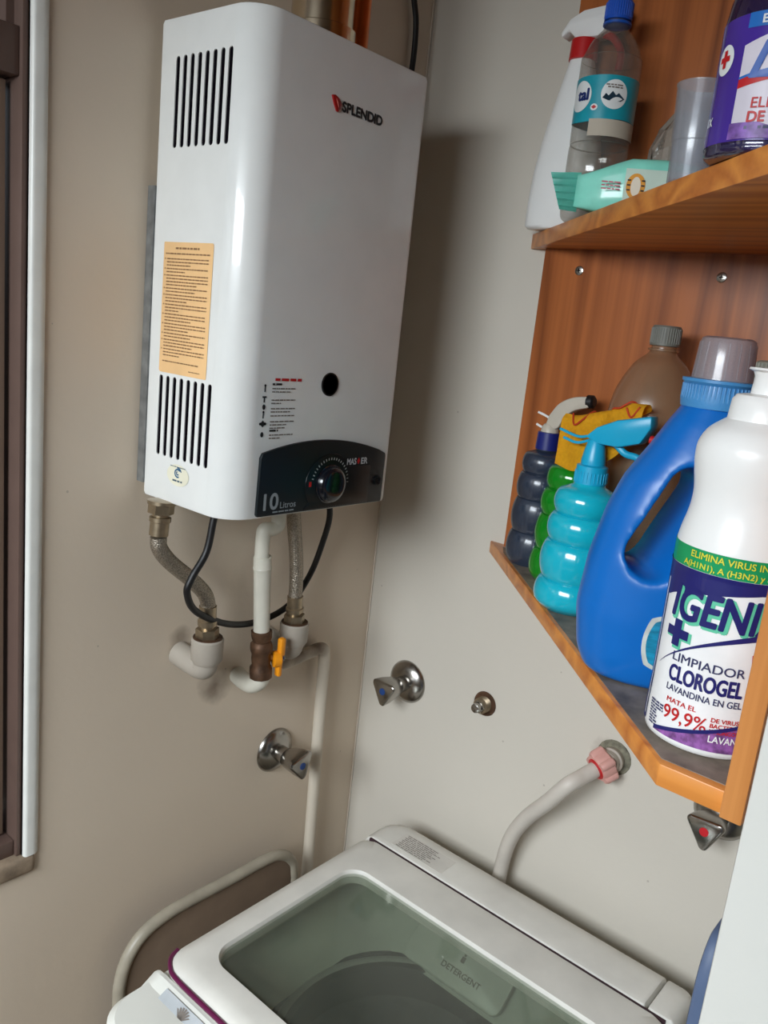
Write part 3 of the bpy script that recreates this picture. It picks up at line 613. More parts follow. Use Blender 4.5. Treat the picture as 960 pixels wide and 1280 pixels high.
# inside: funnel, balance ring, drum, dispenser
tc_ = Vector((-0.330, -0.398)); n_ = 44
rr0 = rrect(-0.500, -0.140, -0.630, -0.168, 0.045, 10)
def to_circle(r, z):
    out = []
    for x, y in rr0:
        a = math.atan2(y-tc_.y, x-tc_.x); out.append(Vector((tc_.x+r*math.cos(a), tc_.y+r*math.sin(a), z)))
    return out
b = new(); loft(b, [lift(rr0, 0.7715), lift(inset(rr0, 0.004), 0.745), [p*0.5+q_*0.5 for p, q_ in zip(lift(inset(rr0, 0.006), 0.725), to_circle(0.185, 0.712))], to_circle(0.178, 0.700)], False, False)
obj('tub_cover', b, mat('pale grey plastic', srgb(176, 180, 168), 0.4), ws)
M_ring = mat('grimy dark plastic', srgb(34, 35, 33), 0.5, var=0.5, scale=38)
b = new(); lathe(b, tc_, [(0.690, 0.178), (0.700, 0.177), (0.703, 0.172), (0.703, 0.165)], 56, False, False); obj('outer_ring', b, M_ring, ws)
b = new(); lathe(b, tc_, [(0.703, 0.165), (0.7045, 0.162), (0.7045, 0.157), (0.703, 0.154)], 56, False, False); obj('balance_ring', b, mat('grey ring plastic', srgb(140, 142, 134), 0.5, var=0.2, scale=30), ws)
b = new(); lathe(b, tc_, [(0.703, 0.154), (0.702, 0.146), (0.698, 0.143), (0.660, 0.141)], 56, False, False); obj('inner_ring', b, M_ring, ws)
b = new(); lathe(b, tc_, [(0.690, 0.143), (0.40, 0.140), (0.37, 0.120), (0.365, 0.05), (0.40, 0.03)], 56, False, True)
obj('drum', b, mat('dark drum steel', srgb(78, 80, 78), 0.4, 0.4, var=0.25, scale=60), ws)
b = new()
cc = Vector((-0.176, -0.372, 0.7320)); nn = Vector((-0.62, 0, 0.785)); ux = Vector((0, -1, 0)); uy = Vector((0.785, 0, 0.62))
def disp(x, y, e=0.0): return cc+ux*x+uy*y+nn*e
P = rrect(-0.078, 0.078, -0.036, 0.034, (0.012, 0.012, 0.012, 0.012), 6)
loft(b, [[disp(x, y, -0.004) for x, y in P], [disp(x, y, 0.003) for x, y in P], [disp(x*0.97, y*0.95, 0.0045) for x, y in P]]); dp = obj('detergent_drawer', b, mat('pale grey drawer', srgb(184, 187, 176), 0.4), ws)
obj('drawer_lettering', mapped(text_bm('DETERGENT', cap_size(0.0080), 0.0002, 0.062), lambda x, y: disp(x-0.020, y-0.020, 0.0052)), M_printg, dp)
b = new(); rect(b, -0.003, 0.003, -0.005, 0.003); rect(b, -0.0015, 0.0015, 0.004, 0.007); obj('drawer_icon', mapped(b, lambda x, y: disp(x+0.004, y+0.002, 0.0052)), M_printg, dp)

# bent tube rack between washer and wall
b = new(); yr = -0.044
tube(b, [(-0.488, yr, 0.02), (-0.490, yr, 0.35), (-0.4905, yr, 0.62), (-0.4890, yr, 0.672), (-0.478, yr, 0.706), (-0.455, yr, 0.7290), (-0.420, yr, 0.7390), (-0.380, yr, 0.7405), (-0.300, yr, 0.7385), (-0.240, yr, 0.7385), (-0.210, yr, 0.733), (-0.188, yr, 0.717), (-0.177, yr, 0.69), (-0.175, yr, 0.60), (-0.175, yr, 0.02)], 0.0085, 16, 8)
rk = thing('tube_rack', (-0.337, yr, 0), 'bent white metal tube frame with dull brown panel, between the washer and the beige wall', 'frame')
obj('tube_frame', b, mat('yellowed white tube', srgb(158, 150, 134), 0.4, var=0.12), rk)
pts = rrect(-0.487, -0.178, 0.10, 0.735, (0.03, 0.07, 0.01, 0.01), 8)
b = new(); prism(b, [Vector((x, yr-0.004, z)) for x, z in pts], (0, 0.006, 0), 0.001); obj('panel', b, mat('dull brown board', srgb(116, 98, 82), 0.6), rk)

# blue board behind the white wall end
b = new(); P = rrect(0, 0.34, 0, 1.06, (0.045, 0.03, 0.01, 0.01), 8)
prism(b, [Vector((-0.300+0.14-p[0]*0.62, -0.7060, 0.025+p[1])) for p in P], (0, -0.012, 0), 0.004)
tag(obj('plastic_board', b, mat('slate blue plastic', srgb(84, 100, 130), 0.5), None, (-0.3, -0.7145, 0.025)), 'slate blue board standing upright behind the white wall end at the lower right', 'board')

# ================================================================== WOODEN CORNER SHELF
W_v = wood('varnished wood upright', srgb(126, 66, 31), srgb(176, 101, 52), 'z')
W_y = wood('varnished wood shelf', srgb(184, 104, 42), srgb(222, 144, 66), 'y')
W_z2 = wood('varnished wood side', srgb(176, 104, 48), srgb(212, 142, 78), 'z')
cab = thing('corner_shelf', (-0.2, -0.5, 1.245), 'varnished wooden wall shelf unit with two slanted-front shelves on the right wall', 'shelf unit')
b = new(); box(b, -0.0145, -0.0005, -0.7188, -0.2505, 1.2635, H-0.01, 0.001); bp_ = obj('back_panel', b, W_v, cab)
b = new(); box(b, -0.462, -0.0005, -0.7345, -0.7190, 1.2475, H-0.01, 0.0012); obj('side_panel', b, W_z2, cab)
SH = [(-0.0005, -0.2190), (-0.452, -0.6690), (-0.452, -0.7188), (-0.0005, -0.7188)]
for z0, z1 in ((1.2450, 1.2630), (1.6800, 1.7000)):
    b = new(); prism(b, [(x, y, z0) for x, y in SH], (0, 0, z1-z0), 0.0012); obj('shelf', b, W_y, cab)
for y in (-0.3056, -0.4911):
    b = new(); turned(b, (-0.0146, y, 1.6533), (-1, 0, 0), [(0, 0.0062), (0.0010, 0.0058), (0.0016, 0.0036)], 18); sc_ = obj('screw', b, M_chrome, bp_)
    b = new(); box(b, -0.0165, -0.0158, y-0.0028, y+0.0028, 1.6528, 1.6538); box(b, -0.0165, -0.0158, y-0.0005, y+0.0005, 1.6505, 1.6561); obj('cross_slot', b, M_void, sc_)
b = new(); prism(b, [(x, y, 1.2632) for x, y in ((-0.018, -0.252), (-0.045, -0.270), (-0.444, -0.667), (-0.444, -0.7165), (-0.018, -0.7165))], (0, 0, 0.0006))
tag(obj('shelf_liner', b, mat('mottled grey liner', srgb(128, 116, 104), 0.6, var=0.45, scale=36), None, (-0.2, -0.5, 1.2632)), 'mottled grey liner sheet on the lower wooden shelf', 'liner')
ZL, ZU = 1.2640, 1.7002

# ------------------------------------------------------------------ bottles on the lower shelf
def surf(c, R, a0, off):                           # label coordinates (s along the girth, z) -> point on a turned bottle
    def f(s, z):
        r = (R(z) if callable(R) else R)+off; a = a0+s/(R(z) if callable(R) else R)
        return Vector((c[0]+r*math.cos(a), c[1]+r*math.sin(a), z))
    return f
def facing(c): return math.atan2(CAM.y-c[1], CAM.x-c[0])
def radius(prof):
    def f(z):
        if z <= prof[0][0]: return prof[0][1]
        for (z0, r0_), (z1, r1_) in zip(prof, prof[1:]):
            if z0 <= z <= z1 and z1 > z0: return r0_+(r1_-r0_)*(z-z0)/(z1-z0)
        return prof[-1][1]
    return f
def caterpillar(c, rads, zs, m, t, top):
    prof = [(ZL, rads[0]*0.80)]
    for k, r in enumerate(rads):
        z0, z1 = zs[k], zs[k+1]
        for i in range(0 if k else 3, 13):
            q = i/12; prof.append((z0+(z1-z0)*q, r*(0.86+0.14*math.sin(PI*q)**0.7)))
    prof += top
    b = new(); lathe(b, c, prof, 44); return obj('bottle_body', b, m, t, angle=60)

# turquoise sprayer
c = (-0.178, -0.4465); t = thing('spray_bottle', (c[0], c[1], ZL), 'glossy turquoise spray bottle with stacked round bulges, left of the blue jug', 'spray bottle', 'bulged spray bottles')
M_tq = mat('turquoise plastic', srgb(22, 178, 200), 0.16, var=0.04, coat=0.6)
caterpillar(c, (0.0445, 0.0430, 0.0400, 0.0365), (ZL, 1.2980, 1.3420, 1.3740, 1.4020), M_tq, t, [(1.4050, 0.024), (1.4080, 0.018), (1.4140, 0.016)])
M_tq2 = mat('turquoise cap plastic', srgb(24, 164, 204), 0.3)
b = new(); prof = [(1.4095, 0.0165)]
lathe(b, c, [(1.4100, 0.0150), (1.4105, 0.0182), (1.4300, 0.0172), (1.4320, 0.0130)], 40)
for k in range(28):
    a = 2*PI*k/28; p = Vector((c[0]+0.0178*math.cos(a), c[1]+0.0178*math.sin(a), 0)); cone(b, p+Vector((0, 0, 1.4125)), p+Vector((0, 0, 1.424)), 0.0008, 0.0006, 5)
obj('collar', b, M_tq2, t)
b = new(); lathe(b, c, interp([(1.4300, 0.0136), (1.4380, 0.0132), (1.4520, 0.0105), (1.4620, 0.0070), (1.4660, 0.002)], 4), 28)
hx = c[0]
prism(b, [(hx-0.010, y, z) for y, z in ((-0.436, 1.462), (-0.4480, 1.4740), (-0.470, 1.4850), (-0.5080, 1.4950), (-0.5095, 1.4820), (-0.500, 1.4640), (-0.475, 1.4560), (-0.452, 1.4560))], (0.020, 0, 0), 0.003)
hd = obj('spray_head', b, M_tq2, t)
b = new(); tube(b, [(hx, -0.470, 1.4580), (hx, -0.482, 1.4500), (hx, -0.496, 1.4480), (hx, -0.507, 1.4400)], 0.0038, 10, 6); obj('trigger', b, M_tq2, t)
b = new(); tube(b, [(hx-0.004, -0.440, 1.4630), (hx-0.004, -0.425, 1.4600), (hx-0.004, -0.402, 1.4650)], 0.0016, 8, 6); tube(b, [(hx-0.004, -0.440, 1.4580), (hx-0.004, -0.425, 1.4530), (hx-0.004, -0.408, 1.4560)], 0.0016, 8, 6)
obj('clip', b, M_tq2, t)
b = new(); turned(b, (hx-0.001, -0.5075, 1.4700), (0, -1, -0.1), [(0, 0.0045), (0.004, 0.0045), (0.005, 0.003)], 14); obj('nozzle', b, M_red, t)

# green sprayer
c = (-0.098, -0.3860); t = thing('spray_bottle', (c[0], c[1], ZL), 'clear green spray bottle with stacked bulges, between the dark blue and turquoise ones', 'spray bottle', 'bulged spray bottles')
M_gr = mat('green clear plastic', srgb(30, 170, 44), 0.06, trans=0.5, ior=1.33, var=0.05, coat=0.5)
caterpillar(c, (0.0400, 0.0385, 0.0365, 0.0330), (ZL, 1.3060, 1.3500, 1.3830, 1.4110), M_gr, t, [(1.4130, 0.020), (1.4160, 0.0125), (1.4220, 0.0125)])
b = new(); lathe(b, c, [(1.4170, 0.0120), (1.4175, 0.0165), (1.4390, 0.0120), (1.4395, 0.009)], 32); obj('collar', b, mat('green cap plastic', srgb(36, 150, 50), 0.35), t)
b = new(); lathe(b, c, [(1.4390, 0.0095), (1.4520, 0.0090), (1.4530, 0.006)], 24); prism(b, [(c[0]-0.008, y, z) for y, z in ((-0.374, 1.4525), (-0.376, 1.4600), (-0.395, 1.4680), (-0.430, 1.4700), (-0.432, 1.4560), (-0.400, 1.4525))], (0.016, 0, 0), 0.002); obj('spray_head', b, M_pwhite, t)

# dark blue sprayer
c = (-0.0535, -0.3190); t = thing('spray_bottle', (c[0], c[1], ZL), 'dusky dark blue spray bottle at the far left end of the lower shelf', 'spray bottle', 'bulged spray bottles')
M_db = thin('dark blue clear plastic', srgb(120, 140, 172), 0.48, srgb(62, 76, 98), 0.15, 0.06)
caterpillar(c, (0.0365, 0.0350, 0.0330, 0.0300), (ZL, 1.3080, 1.3530, 1.3880, 1.4140), M_db, t, [(1.4160, 0.020), (1.4190, 0.0135), (1.4260, 0.0135)])
b = new(); lathe(b, c, [(1.4200, 0.0135), (1.4205, 0.0160), (1.4430, 0.0150), (1.4440, 0.010)], 32); obj('collar', b, mat('navy cap plastic', srgb(28, 36, 110), 0.35), t)
M_head = mat('milky sprayer plastic', srgb(190, 182, 168), 0.35)
b = new(); lathe(b, c, [(1.4430, 0.0120), (1.4500, 0.0110), (1.4540, 0.008)], 24)
top = catmull([(0, -0.318, 1.4660), (0, -0.330, 1.4830), (0, -0.348, 1.4930), (0, -0.368, 1.4970)], 5); bot = catmull([(0, -0.3720, 1.4830), (0, -0.352, 1.4760), (0, -0.340, 1.4640), (0, -0.332, 1.4500), (0, -0.314, 1.4500)], 5)
prism(b, [(c[0]-0.008, p.y, p.z) for p in top+bot], (0.016, 0, 0), 0.0025); hd = obj('spray_head', b, M_head, t)
b = new(); turned(b, (c[0], -0.367, 1.4900), (0, -1, 0.10), [(0, 0.0090), (0.007, 0.0085), (0.009, 0.006)], 18); obj('nozzle', b, M_black, t)
b = new()
for za, zb_ in ((1.4600, 1.4640), (1.4530, 1.4480)): tube(b, [(c[0], -0.320, za), (c[0], -0.309, zb_), (c[0], -0.298, zb_+0.003)], 0.0016, 8, 6)
obj('clip', b, M_pwhite, t)

# yellow cloth over the sprayers
t = None; b = new(); NU, NV = 36, 30; g = []
for i in range(NU+1):
    u_ = i/NU; row = []
    ridge = Vector((-0.152, -0.390-0.098*u_, 1.4800+0.040*u_-0.012*math.sin(PI*u_)-0.018*max(0, u_-0.80)/0.2))
    for j in range(NV+1):
        v_ = (j/NV)*2-1                            # -1 front hem .. 0 ridge .. 1 back hem
        L_ = (0.064 if v_ < 0 else 0.026)*(1-0.45*max(0, (u_-0.75)/0.25)**2)
        s_ = abs(v_)*L_; r_ = 0.0115
        if s_ < r_*PI/2: a = s_/r_; dx, dz = -r_*math.sin(a), -(r_-r_*math.cos(a))
        else: dx, dz = -r_, -r_-(s_-r_*PI/2)
        if v_ > 0: dx = -dx
        p = ridge+Vector((dx, 0, dz))
        nz_ = noise.noise(p*38)*0.006+noise.noise(p*90)*0.0022
        p += Vector((nz_, nz_*0.4, noise.noise(p*30+Vector((5, 1, 2)))*0.005))
        if v_ < 0: p += Vector((0.004*math.sin(u_*9+1), 0, -0.006*math.sin(u_*4)*abs(v_)))
        row.append(b.verts.new(p))
    g.append(row)
for i in range(NU):
    for j in range(NV): b.faces.new((g[i][j], g[i+1][j], g[i+1][j+1], g[i][j+1]))
red_pts = [[g[i][j].co.copy() for i, j in q] for q in ([(3, 22), (4, 15), (7, 11), (11, 12), (13, 15), (14, 20)], [(20, 24), (21, 16), (25, 13), (29, 15), (31, 22)], [(15, 3), (17, 6), (20, 8), (24, 7), (26, 3)], [(28, 12), (31, 9), (34, 12)])]
bmesh.ops.solidify(b, geom=b.faces[:], thickness=0.0022)
ct = obj('cleaning_cloth', b, mat('yellow cloth', srgb(252, 190, 36), 0.9, var=0.08, scale=300, bump=0.5), None, (-0.152, -0.43, 1.43), angle=60)
tag(ct, 'yellow cleaning cloth with red squiggles draped over the spray bottle heads', 'cloth')
b = new()
for q in red_pts: tube(b, [p+Vector((-0.0012, 0, 0.0012)) for p in q], 0.0011, 6, 6)
obj('red_squiggle', b, mat('red stitching', srgb(190, 60, 24), 0.8), ct)

# tall dusty bottle with grey cap
c = (-0.078, -0.4630); t = thing('plastic_bottle', (c[0], c[1], ZL), 'large clear brownish bottle with a grey screw cap, behind the yellow cloth', 'bottle')
b = new(); lathe(b, c, interp([(ZL, 0.044), (1.275, 0.0515), (1.40, 0.0520), (1.470, 0.0520), (1.500, 0.0495), (1.520, 0.0440), (1.545, 0.0310), (1.558, 0.0175), (1.564, 0.0140), (1.570, 0.0140)], 5), 44)
obj('bottle_body', b, thin('dusty clear plastic', srgb(226, 206, 182), 0.34, srgb(188, 154, 122), 0.2, 0.05), t, angle=60)
def screw_cap(c, z0, z1, r, m, t, n=36):
    b = new(); lathe(b, c, [(z0, r*0.9), (z0+0.0005, r), (z1-0.002, r*0.97), (z1, r*0.88), (z1, 0.001)], 40)
    for k in range(n):
        a = 2*PI*k/n; p = Vector((c[0]+r*0.985*math.cos(a), c[1]+r*0.985*math.sin(a), 0)); cone(b, p+Vector((0, 0, z0+0.003)), p+Vector((0, 0, z1-0.003)), r*0.045, r*0.04, 5)
    return obj('cap', b, m, t)
screw_cap(c, 1.5680, 1.5910, 0.0168, mat('grey cap', srgb(112, 112, 104), 0.5), t)
b = new(); lathe(b, c, [(1.5620, 0.0145), (1.5625, 0.0175), (1.5645, 0.0175), (1.565, 0.0145)], 32); obj('neck_ring', b, MATS['dusty clear plastic'], t)
# half-hidden bottle behind jug and white bottle
c = (-0.080, -0.6080); t = thing('plastic_bottle', (c[0], c[1], ZL), 'mostly hidden bottle with a wide grey-green lid behind the white cleaner bottle', 'bottle')
b = new(); lathe(b, c, interp([(ZL, 0.042), (1.275, 0.048), (1.42, 0.049), (1.50, 0.046), (1.525, 0.036), (1.535, 0.030), (1.540, 0.030)], 5), 40); obj('bottle_body', b, MATS['dusty clear plastic'], t, angle=60)
screw_cap(c, 1.5360, 1.5640, 0.0390, mat('grey green lid', srgb(150, 150, 138), 0.5), t)

# blue jug
jc = Vector((-0.2850, -0.6045, 0)); je = Vector((-0.52, 0.854, 0)).normalized(); jn = Vector((je.y, -je.x, 0)) # je: towards the grip, jn: away from the camera side
if jn.dot(CAM-jc) < 0: jn = -jn
jug = thing('blue_jug', (jc.x, jc.y, ZL), 'large blue plastic jug with a moulded handle and clear cap', 'jug')
JP = [(ZL, 0.070, 0.066, 0.040), (1.268, 0.078, 0.072, 0.046), (1.285, 0.086, 0.078, 0.050), (1.325, 0.0920, 0.080, 0.052), (1.374, 0.0880, 0.079, 0.050), (1.419, 0.0790, 0.077, 0.048), (1.450, 0.0680, 0.070, 0.045), (1.480, 0.0500, 0.056, 0.039), (1.503, 0.0380, 0.042, 0.033), (1.516, 0.0300, 0.031, 0.0285), (1.522, 0.0275, 0.0275, 0.0275)]
def jug_r(z):
    for p, q in zip(JP, JP[1:]):
        if p[0] <= z <= q[0]:
            k = (z-p[0])/(q[0]-p[0]); return [p[i]+(q[i]-p[i])*k for i in (1, 2, 3)]
    return JP[0][1:] if z < ZL else JP[-1][1:]
def jug_pt(a, z, off=0.0):
    l, r, w = jug_r(z); ca, sa_ = math.cos(a), math.sin(a); ex = 2/2.35
    x = (l if ca > 0 else r)*math.copysign(abs(ca)**ex, ca); y = w*math.copysign(abs(sa_)**ex, sa_)
    return jc+je*(x+off*ca)+jn*(y+off*sa_)+Vector((0, 0, z))
zz = [p.x for p in catmull([(p[0], 0, 0) for p in JP], 4)]
zz = sorted(set(round(min(max(z, ZL), 1.522), 5) for z in zz))
b = new(); loft(b, [[jug_pt(2*PI*i/56, z) for i in range(56)] for z in zz]); bmesh.ops.recalc_face_normals(b, faces=b.faces[:])
M_jug = mat('blue plastic', srgb(12, 104, 188), 0.3, var=0.03)
jb = obj('jug_body', b, M_jug, jug)
b = new(); rings = []
for k in range(-6, 7):
    y = k*0.012; w = 1.0+0.40*min(1, abs(k)/4.5)**2
    P = []
    p0, p1 = Vector((0.0380, 1.3880)), Vector((0.0120, 1.4480)); d2 = (p1-p0).normalized(); n2 = Vector((-d2.y, d2.x)); r_ = 0.0175*w
    for i in range(13): a = -PI/2+PI*i/12; P.append(p1+d2*(r_*math.cos(a))*1.0+n2*(r_*math.sin(a)))
    for i in range(13): a = PI/2+PI*i/12; P.append(p0+d2*(r_*math.cos(a))+n2*(r_*math.sin(a)))
    rings.append([jc+je*(q.x-0.24*(y-0.046))+jn*y+Vector((0, 0, q.y)) for q in P])
loft(b, rings); bmesh.ops.recalc_face_normals(b, faces=b.faces[:])
boolean(jb, obj('cut', b, M_jug, None, tuple(wloc(jug))))
md = jb.modifiers.new('r', 'REMESH'); md.mode = 'VOXEL'; md.voxel_size = 0.0024
md = jb.modifiers.new('s', 'SMOOTH'); md.iterations = 26; md.factor = 0.5
dg = bpy.context.evaluated_depsgraph_get(); me = bpy.data.meshes.new_from_object(jb.evaluated_get(dg)); jb.modifiers.clear(); jb.data = me
me.materials.clear(); me.materials.append(M_jug); me.polygons.foreach_set('use_smooth', [True]*len(me.polygons))
b = new(); lathe(b, jc, [(1.5170, 0.0270), (1.5180, 0.0305), (1.5240, 0.0315), (1.5375, 0.0300), (1.5400, 0.0325), (1.5425, 0.0325), (1.5430, 0.024)], 48)
for k in range(54):
    a = 2*PI*k/54; p = Vector((jc.x+0.0306*math.cos(a), jc.y+0.0306*math.sin(a), 0)); cone(b, p+Vector((0, 0, 1.5245)), p+Vector((0, 0, 1.5375)), 0.0011, 0.0010, 5)
obj('ribbed_collar', b, mat('light blue plastic', srgb(70, 140, 196), 0.35), jug)
b = new(); lathe(b, jc, [(1.5425, 0.0255), (1.555, 0.0247), (1.573, 0.0236), (1.5775, 0.0220), (1.5792, 0.0190), (1.5792, 0.0005)], 48, False, True)
for k in range(16):
    a = 2*PI*k/16; cone(b, (jc.x+0.0246*math.cos(a), jc.y+0.0246*math.sin(a), 1.544), (jc.x+0.0229*math.cos(a), jc.y+0.0229*math.sin(a), 1.574), 0.0010, 0.0008, 5)
obj('measuring_cap', b, thin('frosted cap plastic', srgb(226, 222, 226), 0.42, srgb(186, 178, 184), 0.15, 0.07), jug)['label'] = 'frosted clear measuring cap'
def jug_face(x, z, off):
    l, r, w = jug_r(z); a_ = abs(x)/(l if x > 0 else r); y = w*(max(0, 1-a_**2.35))**(1/2.35); return jc+je*x+jn*(y+off)+Vector((0, 0, z))
def blob(x0, x1, z0, z1, e, off):
    b = new(); n1, n2 = 14, 14; gg = []
    for j in range(n2+1):
        row = []
        for i in range(n1+1):
            p, q = 2*i/n1-1, 2*j/n2-1
            pp, qq = p*math.sqrt(1-q*q*e), q*math.sqrt(1-p*p*e); row.append(b.verts.new(jug_face((x0+x1)/2+pp*(x1-x0)/2, (z0+z1)/2+qq*(z1-z0)/2, off)))
        gg.append(row)
    for j in range(n2):
        for i in range(n1): b.faces.new((gg[j][i], gg[j][i+1], gg[j+1][i+1], gg[j+1][i]))
    return b
jl = obj('torn_label', blob(-0.014, 0.036, 1.2860, 1.3400, 0.35, 0.0016), mat('torn white paper', srgb(198, 202, 196), 0.7, var=0.15, scale=60), jug)
obj('label_print', blob(-0.012, 0.0325, 1.2890, 1.3370, 0.38, 0.0022), mat('scratched teal print', srgb(20, 132, 168), 0.5, var=0.35, scale=70, stretch=(1, 1, 4)), jl)

# white cleaner bottle
c = (-0.3770, -0.6730); t = thing('cleaner_bottle', (c[0], c[1], ZL), 'white cleaner bottle with purple label and green band, front right of the lower shelf', 'bottle')
IP = [(ZL, 0.0400), (1.2665, 0.0445), (1.2700, 0.0455), (1.2980, 0.0456), (1.300, 0.0450), (1.4030, 0.0456), (1.4060, 0.0462), (1.4230, 0.0462), (1.4330, 0.0445), (1.4480, 0.0415), (1.4620, 0.0410), (1.4760, 0.0432), (1.4880, 0.0448), (1.4990, 0.0440), (1.5090, 0.0390), (1.5160, 0.0310), (1.5200, 0.0250)]
b = new(); lathe(b, c, IP[:7]+[(1.4230, 0.0462)]+interp(IP[7:], 5)[1:], 64); obj('bottle_body', b, M_pwhite, t, angle=50)
b = new(); lathe(b, c, [(1.5150, 0.0230), (1.5155, 0.0275), (1.5330, 0.0262), (1.5370, 0.0235), (1.5385, 0.0145), (1.5510, 0.0135), (1.5545, 0.0150), (1.5560, 0.0185), (1.5575, 0.0180), (1.5578, 0.001)], 44); obj('push_cap', b, M_pwhite, t)
A = facing(c); RR = radius(IP)
M_navy = mat('navy ink', srgb(32, 34, 104), 0.35, coat=0.3); M_lab = mat('white label film', srgb(240, 240, 240), 0.3, coat=0.3)
M_green = mat('green label', srgb(18, 152, 92), 0.3, coat=0.3); M_yel = mat('yellow lettering', srgb(222, 214, 60), 0.5)
LR = lambda z: 0.0474
def wrap(off): return surf(c, RR, A, off)
b = new(); band(b, lambda s: 1.2720, lambda s: 1.4020, -0.125, 0.125, 72, 14); lab = obj('label', mapped(b, wrap(0.0004)), M_lab, t)
b = new(); band(b, lambda s: 1.4065, lambda s: 1.4225, -0.149, 0.149, 84, 2); gb = obj('green_band', mapped(b, wrap(0.0004)), M_green, t); gb['label'] = 'green band with yellow lettering'
b = new(); up_ = lambda s: 1.3800+0.0180*min(1, max(0, (s+0.052)/0.075))**0.65-0.0008
band(b, up_, lambda s: 1.4064, -0.125, 0.125, 80, 14)
band(b, lambda s: 1.2720, lambda s: 1.3800, -0.125, -0.0560, 24, 8); obj('navy_field', mapped(b, wrap(0.0009)), M_navy, lab)
b = new(); band(b, lambda s: 1.276, lambda s: 1.392, -0.0585, -0.0568, 2, 10); obj('edge_line', mapped(b, wrap(0.0012)), M_lab, lab)
def lay(s, x, z, h, w, m, bold=0.0003, shear=0.0, off=0.0010, name='lettering', par=None, cuts=1):
    tb = text_bm(s, cap_size(h), bold, w, shear, 1.0, cuts); return obj(name, mapped(tb, lambda p, q: wrap(off)(x+p, z+q)), m, par or lab)
lay('IGENIX', -0.0405, 1.3655, 0.0255, 0.0860, mat('mint outline ink', srgb(96, 196, 160), 0.4), 0.0018, 0.12, 0.0010, 'name_shadow')
lay('IGENIX', -0.0420, 1.3670, 0.0260, 0.0850, M_navy, 0.0009, 0.12, 0.0014, 'name_lettering')
for dx, dz, m_, off, k in ((0.0012, -0.0012, MATS['mint outline ink'], 0.0010, 1.12), (0, 0, M_navy, 0.0014, 1.0)):
    b = new(); x, z = -0.0335+dx, 1.3545+dz; rect(b, x-0.0036*k, x+0.0036*k, z-0.0105*k, z+0.0105*k, 2, 4); rect(b, x-0.0105*k, x-0.0036*k, z-0.0036*k, z+0.0036*k, 3, 2); rect(b, x+0.0036*k, x+0.0105*k, z-0.0036*k, z+0.0036*k, 3, 2)
    obj('plus_sign', mapped(b, wrap(off)), m_, lab)
b = new(); q1 = lambda s: 1.3240+0.0400*(1-((0.045-s)/0.093)**2)**0.9 if s < 0.045 else 1.364
band(b, q1, lambda s: q1(s)+0.0004+0.0042*min(1, max(0, (s+0.048)/0.07)), -0.0478, 0.050, 48, 1); obj('swoosh', mapped(b, wrap(0.0012)), M_navy, lab)
lay('Vir', 0.0240, 1.3440, 0.0080, 0.0120, M_red, 0.0003, 0.3)
M_slate = mat('slate ink', srgb(56, 58, 96), 0.4)
lay('LIMPIADOR', -0.0330, 1.3330, 0.0072, 0.0545, M_slate, 0.0001)
lay('CLOROGEL', -0.0335, 1.3170, 0.0130, 0.0555, M_navy, 0.0005)
lay('LAVANDINA EN GEL', -0.0335, 1.3085, 0.0054, 0.0570, M_slate, 0.0001)
lay('MATA EL', -0.0310, 1.2995, 0.0040, 0.0240, M_red, 0.0001)
lay('99,9%', -0.0320, 1.2860, 0.0115, 0.0340, M_red, 0.0001)
for k, w_ in enumerate((('DE VIRUS', 0.0200), ('BACTERIAS', 0.0230), ('Y HONGOS', 0.0210))): lay(w_[0], 0.0045, 1.2955-k*0.0045, 0.0034, w_[1], M_red, 0.0001, cuts=0)
b = new()
for r_ in range(9): words(b, -0.0490+0.0002*r_, 1.2925-r_*0.0023, 0.0160 if r_ < 3 else 0.0100, 0.0014, rnd)
obj('fine_print', mapped(b, wrap(0.0010)), M_slate, lab)
b = new(); up2 = lambda s: 1.2720+0.0240*min(1.25, max(0, (s+0.040)/0.075))
band(b, lambda s: 1.2715, up2, -0.040, 0.060, 48, 4); obj('lavender_field', mapped(b, wrap(0.0010)), mat('lavender print', srgb(134, 84, 150), 0.45, var=0.6, scale=150), lab)
b = new(); band(b, lambda s: up2(s)-0.0005, lambda s: up2(s)+0.0028, -0.0395, 0.060, 40, 1); obj('lavender_edge', mapped(b, wrap(0.0013)), M_navy, lab)
lay('LAVANDA', 0.0050, 1.2795, 0.0056, 0.0300, M_lab, 0.0001, 0, 0.0016)
lay('ELIMINA VIRUS INFLUENZA', -0.0340, 1.4157, 0.0052, 0.0880, M_yel, 0.0001, 0, 0.0010, 'band_lettering', gb)
lay('A(H1N1), A (H3N2) y SINCICIAL', -0.0400, 1.4085, 0.0046, 0.0930, M_yel, 0.0001, 0, 0.0010, 'band_lettering', gb)
b = new()
for r_ in range(2): words(b, 0.0180, 1.4590-0.0040*r_, 0.0160, 0.0024, rnd)
obj('stamped_code', mapped(b, wrap(0.0006)), M_printg, t)

# ------------------------------------------------------------------ things on the upper shelf
# white trigger bottle with a red collar
c = (-0.0385, -0.2800); t = thing('spray_bottle', (c[0], c[1], ZU), 'white trigger bottle with a red collar at the left end of the upper shelf', 'spray bottle')
b = new(); rings = []
for z, ly, lx in [(ZU, 0.044, 0.021), (ZU+0.004, 0.0480, 0.0232), (1.730, 0.0480, 0.0235), (1.770, 0.0450, 0.0232), (1.805, 0.0390, 0.0225), (1.840, 0.0300, 0.0215), (1.870, 0.0220, 0.0195), (1.895, 0.0160, 0.0150), (1.903, 0.0140, 0.0140)]:
    off_ = -0.012*min(1, max(0, (z-ZU)/0.19))*0
    rings.append([Vector((c[0]+lx*math.copysign(abs(math.cos(q))**0.8, math.cos(q)), c[1]+off_+ly*math.copysign(abs(math.sin(q))**0.8, math.sin(q)), z)) for q in [2*PI*i/40 for i in range(40)]])
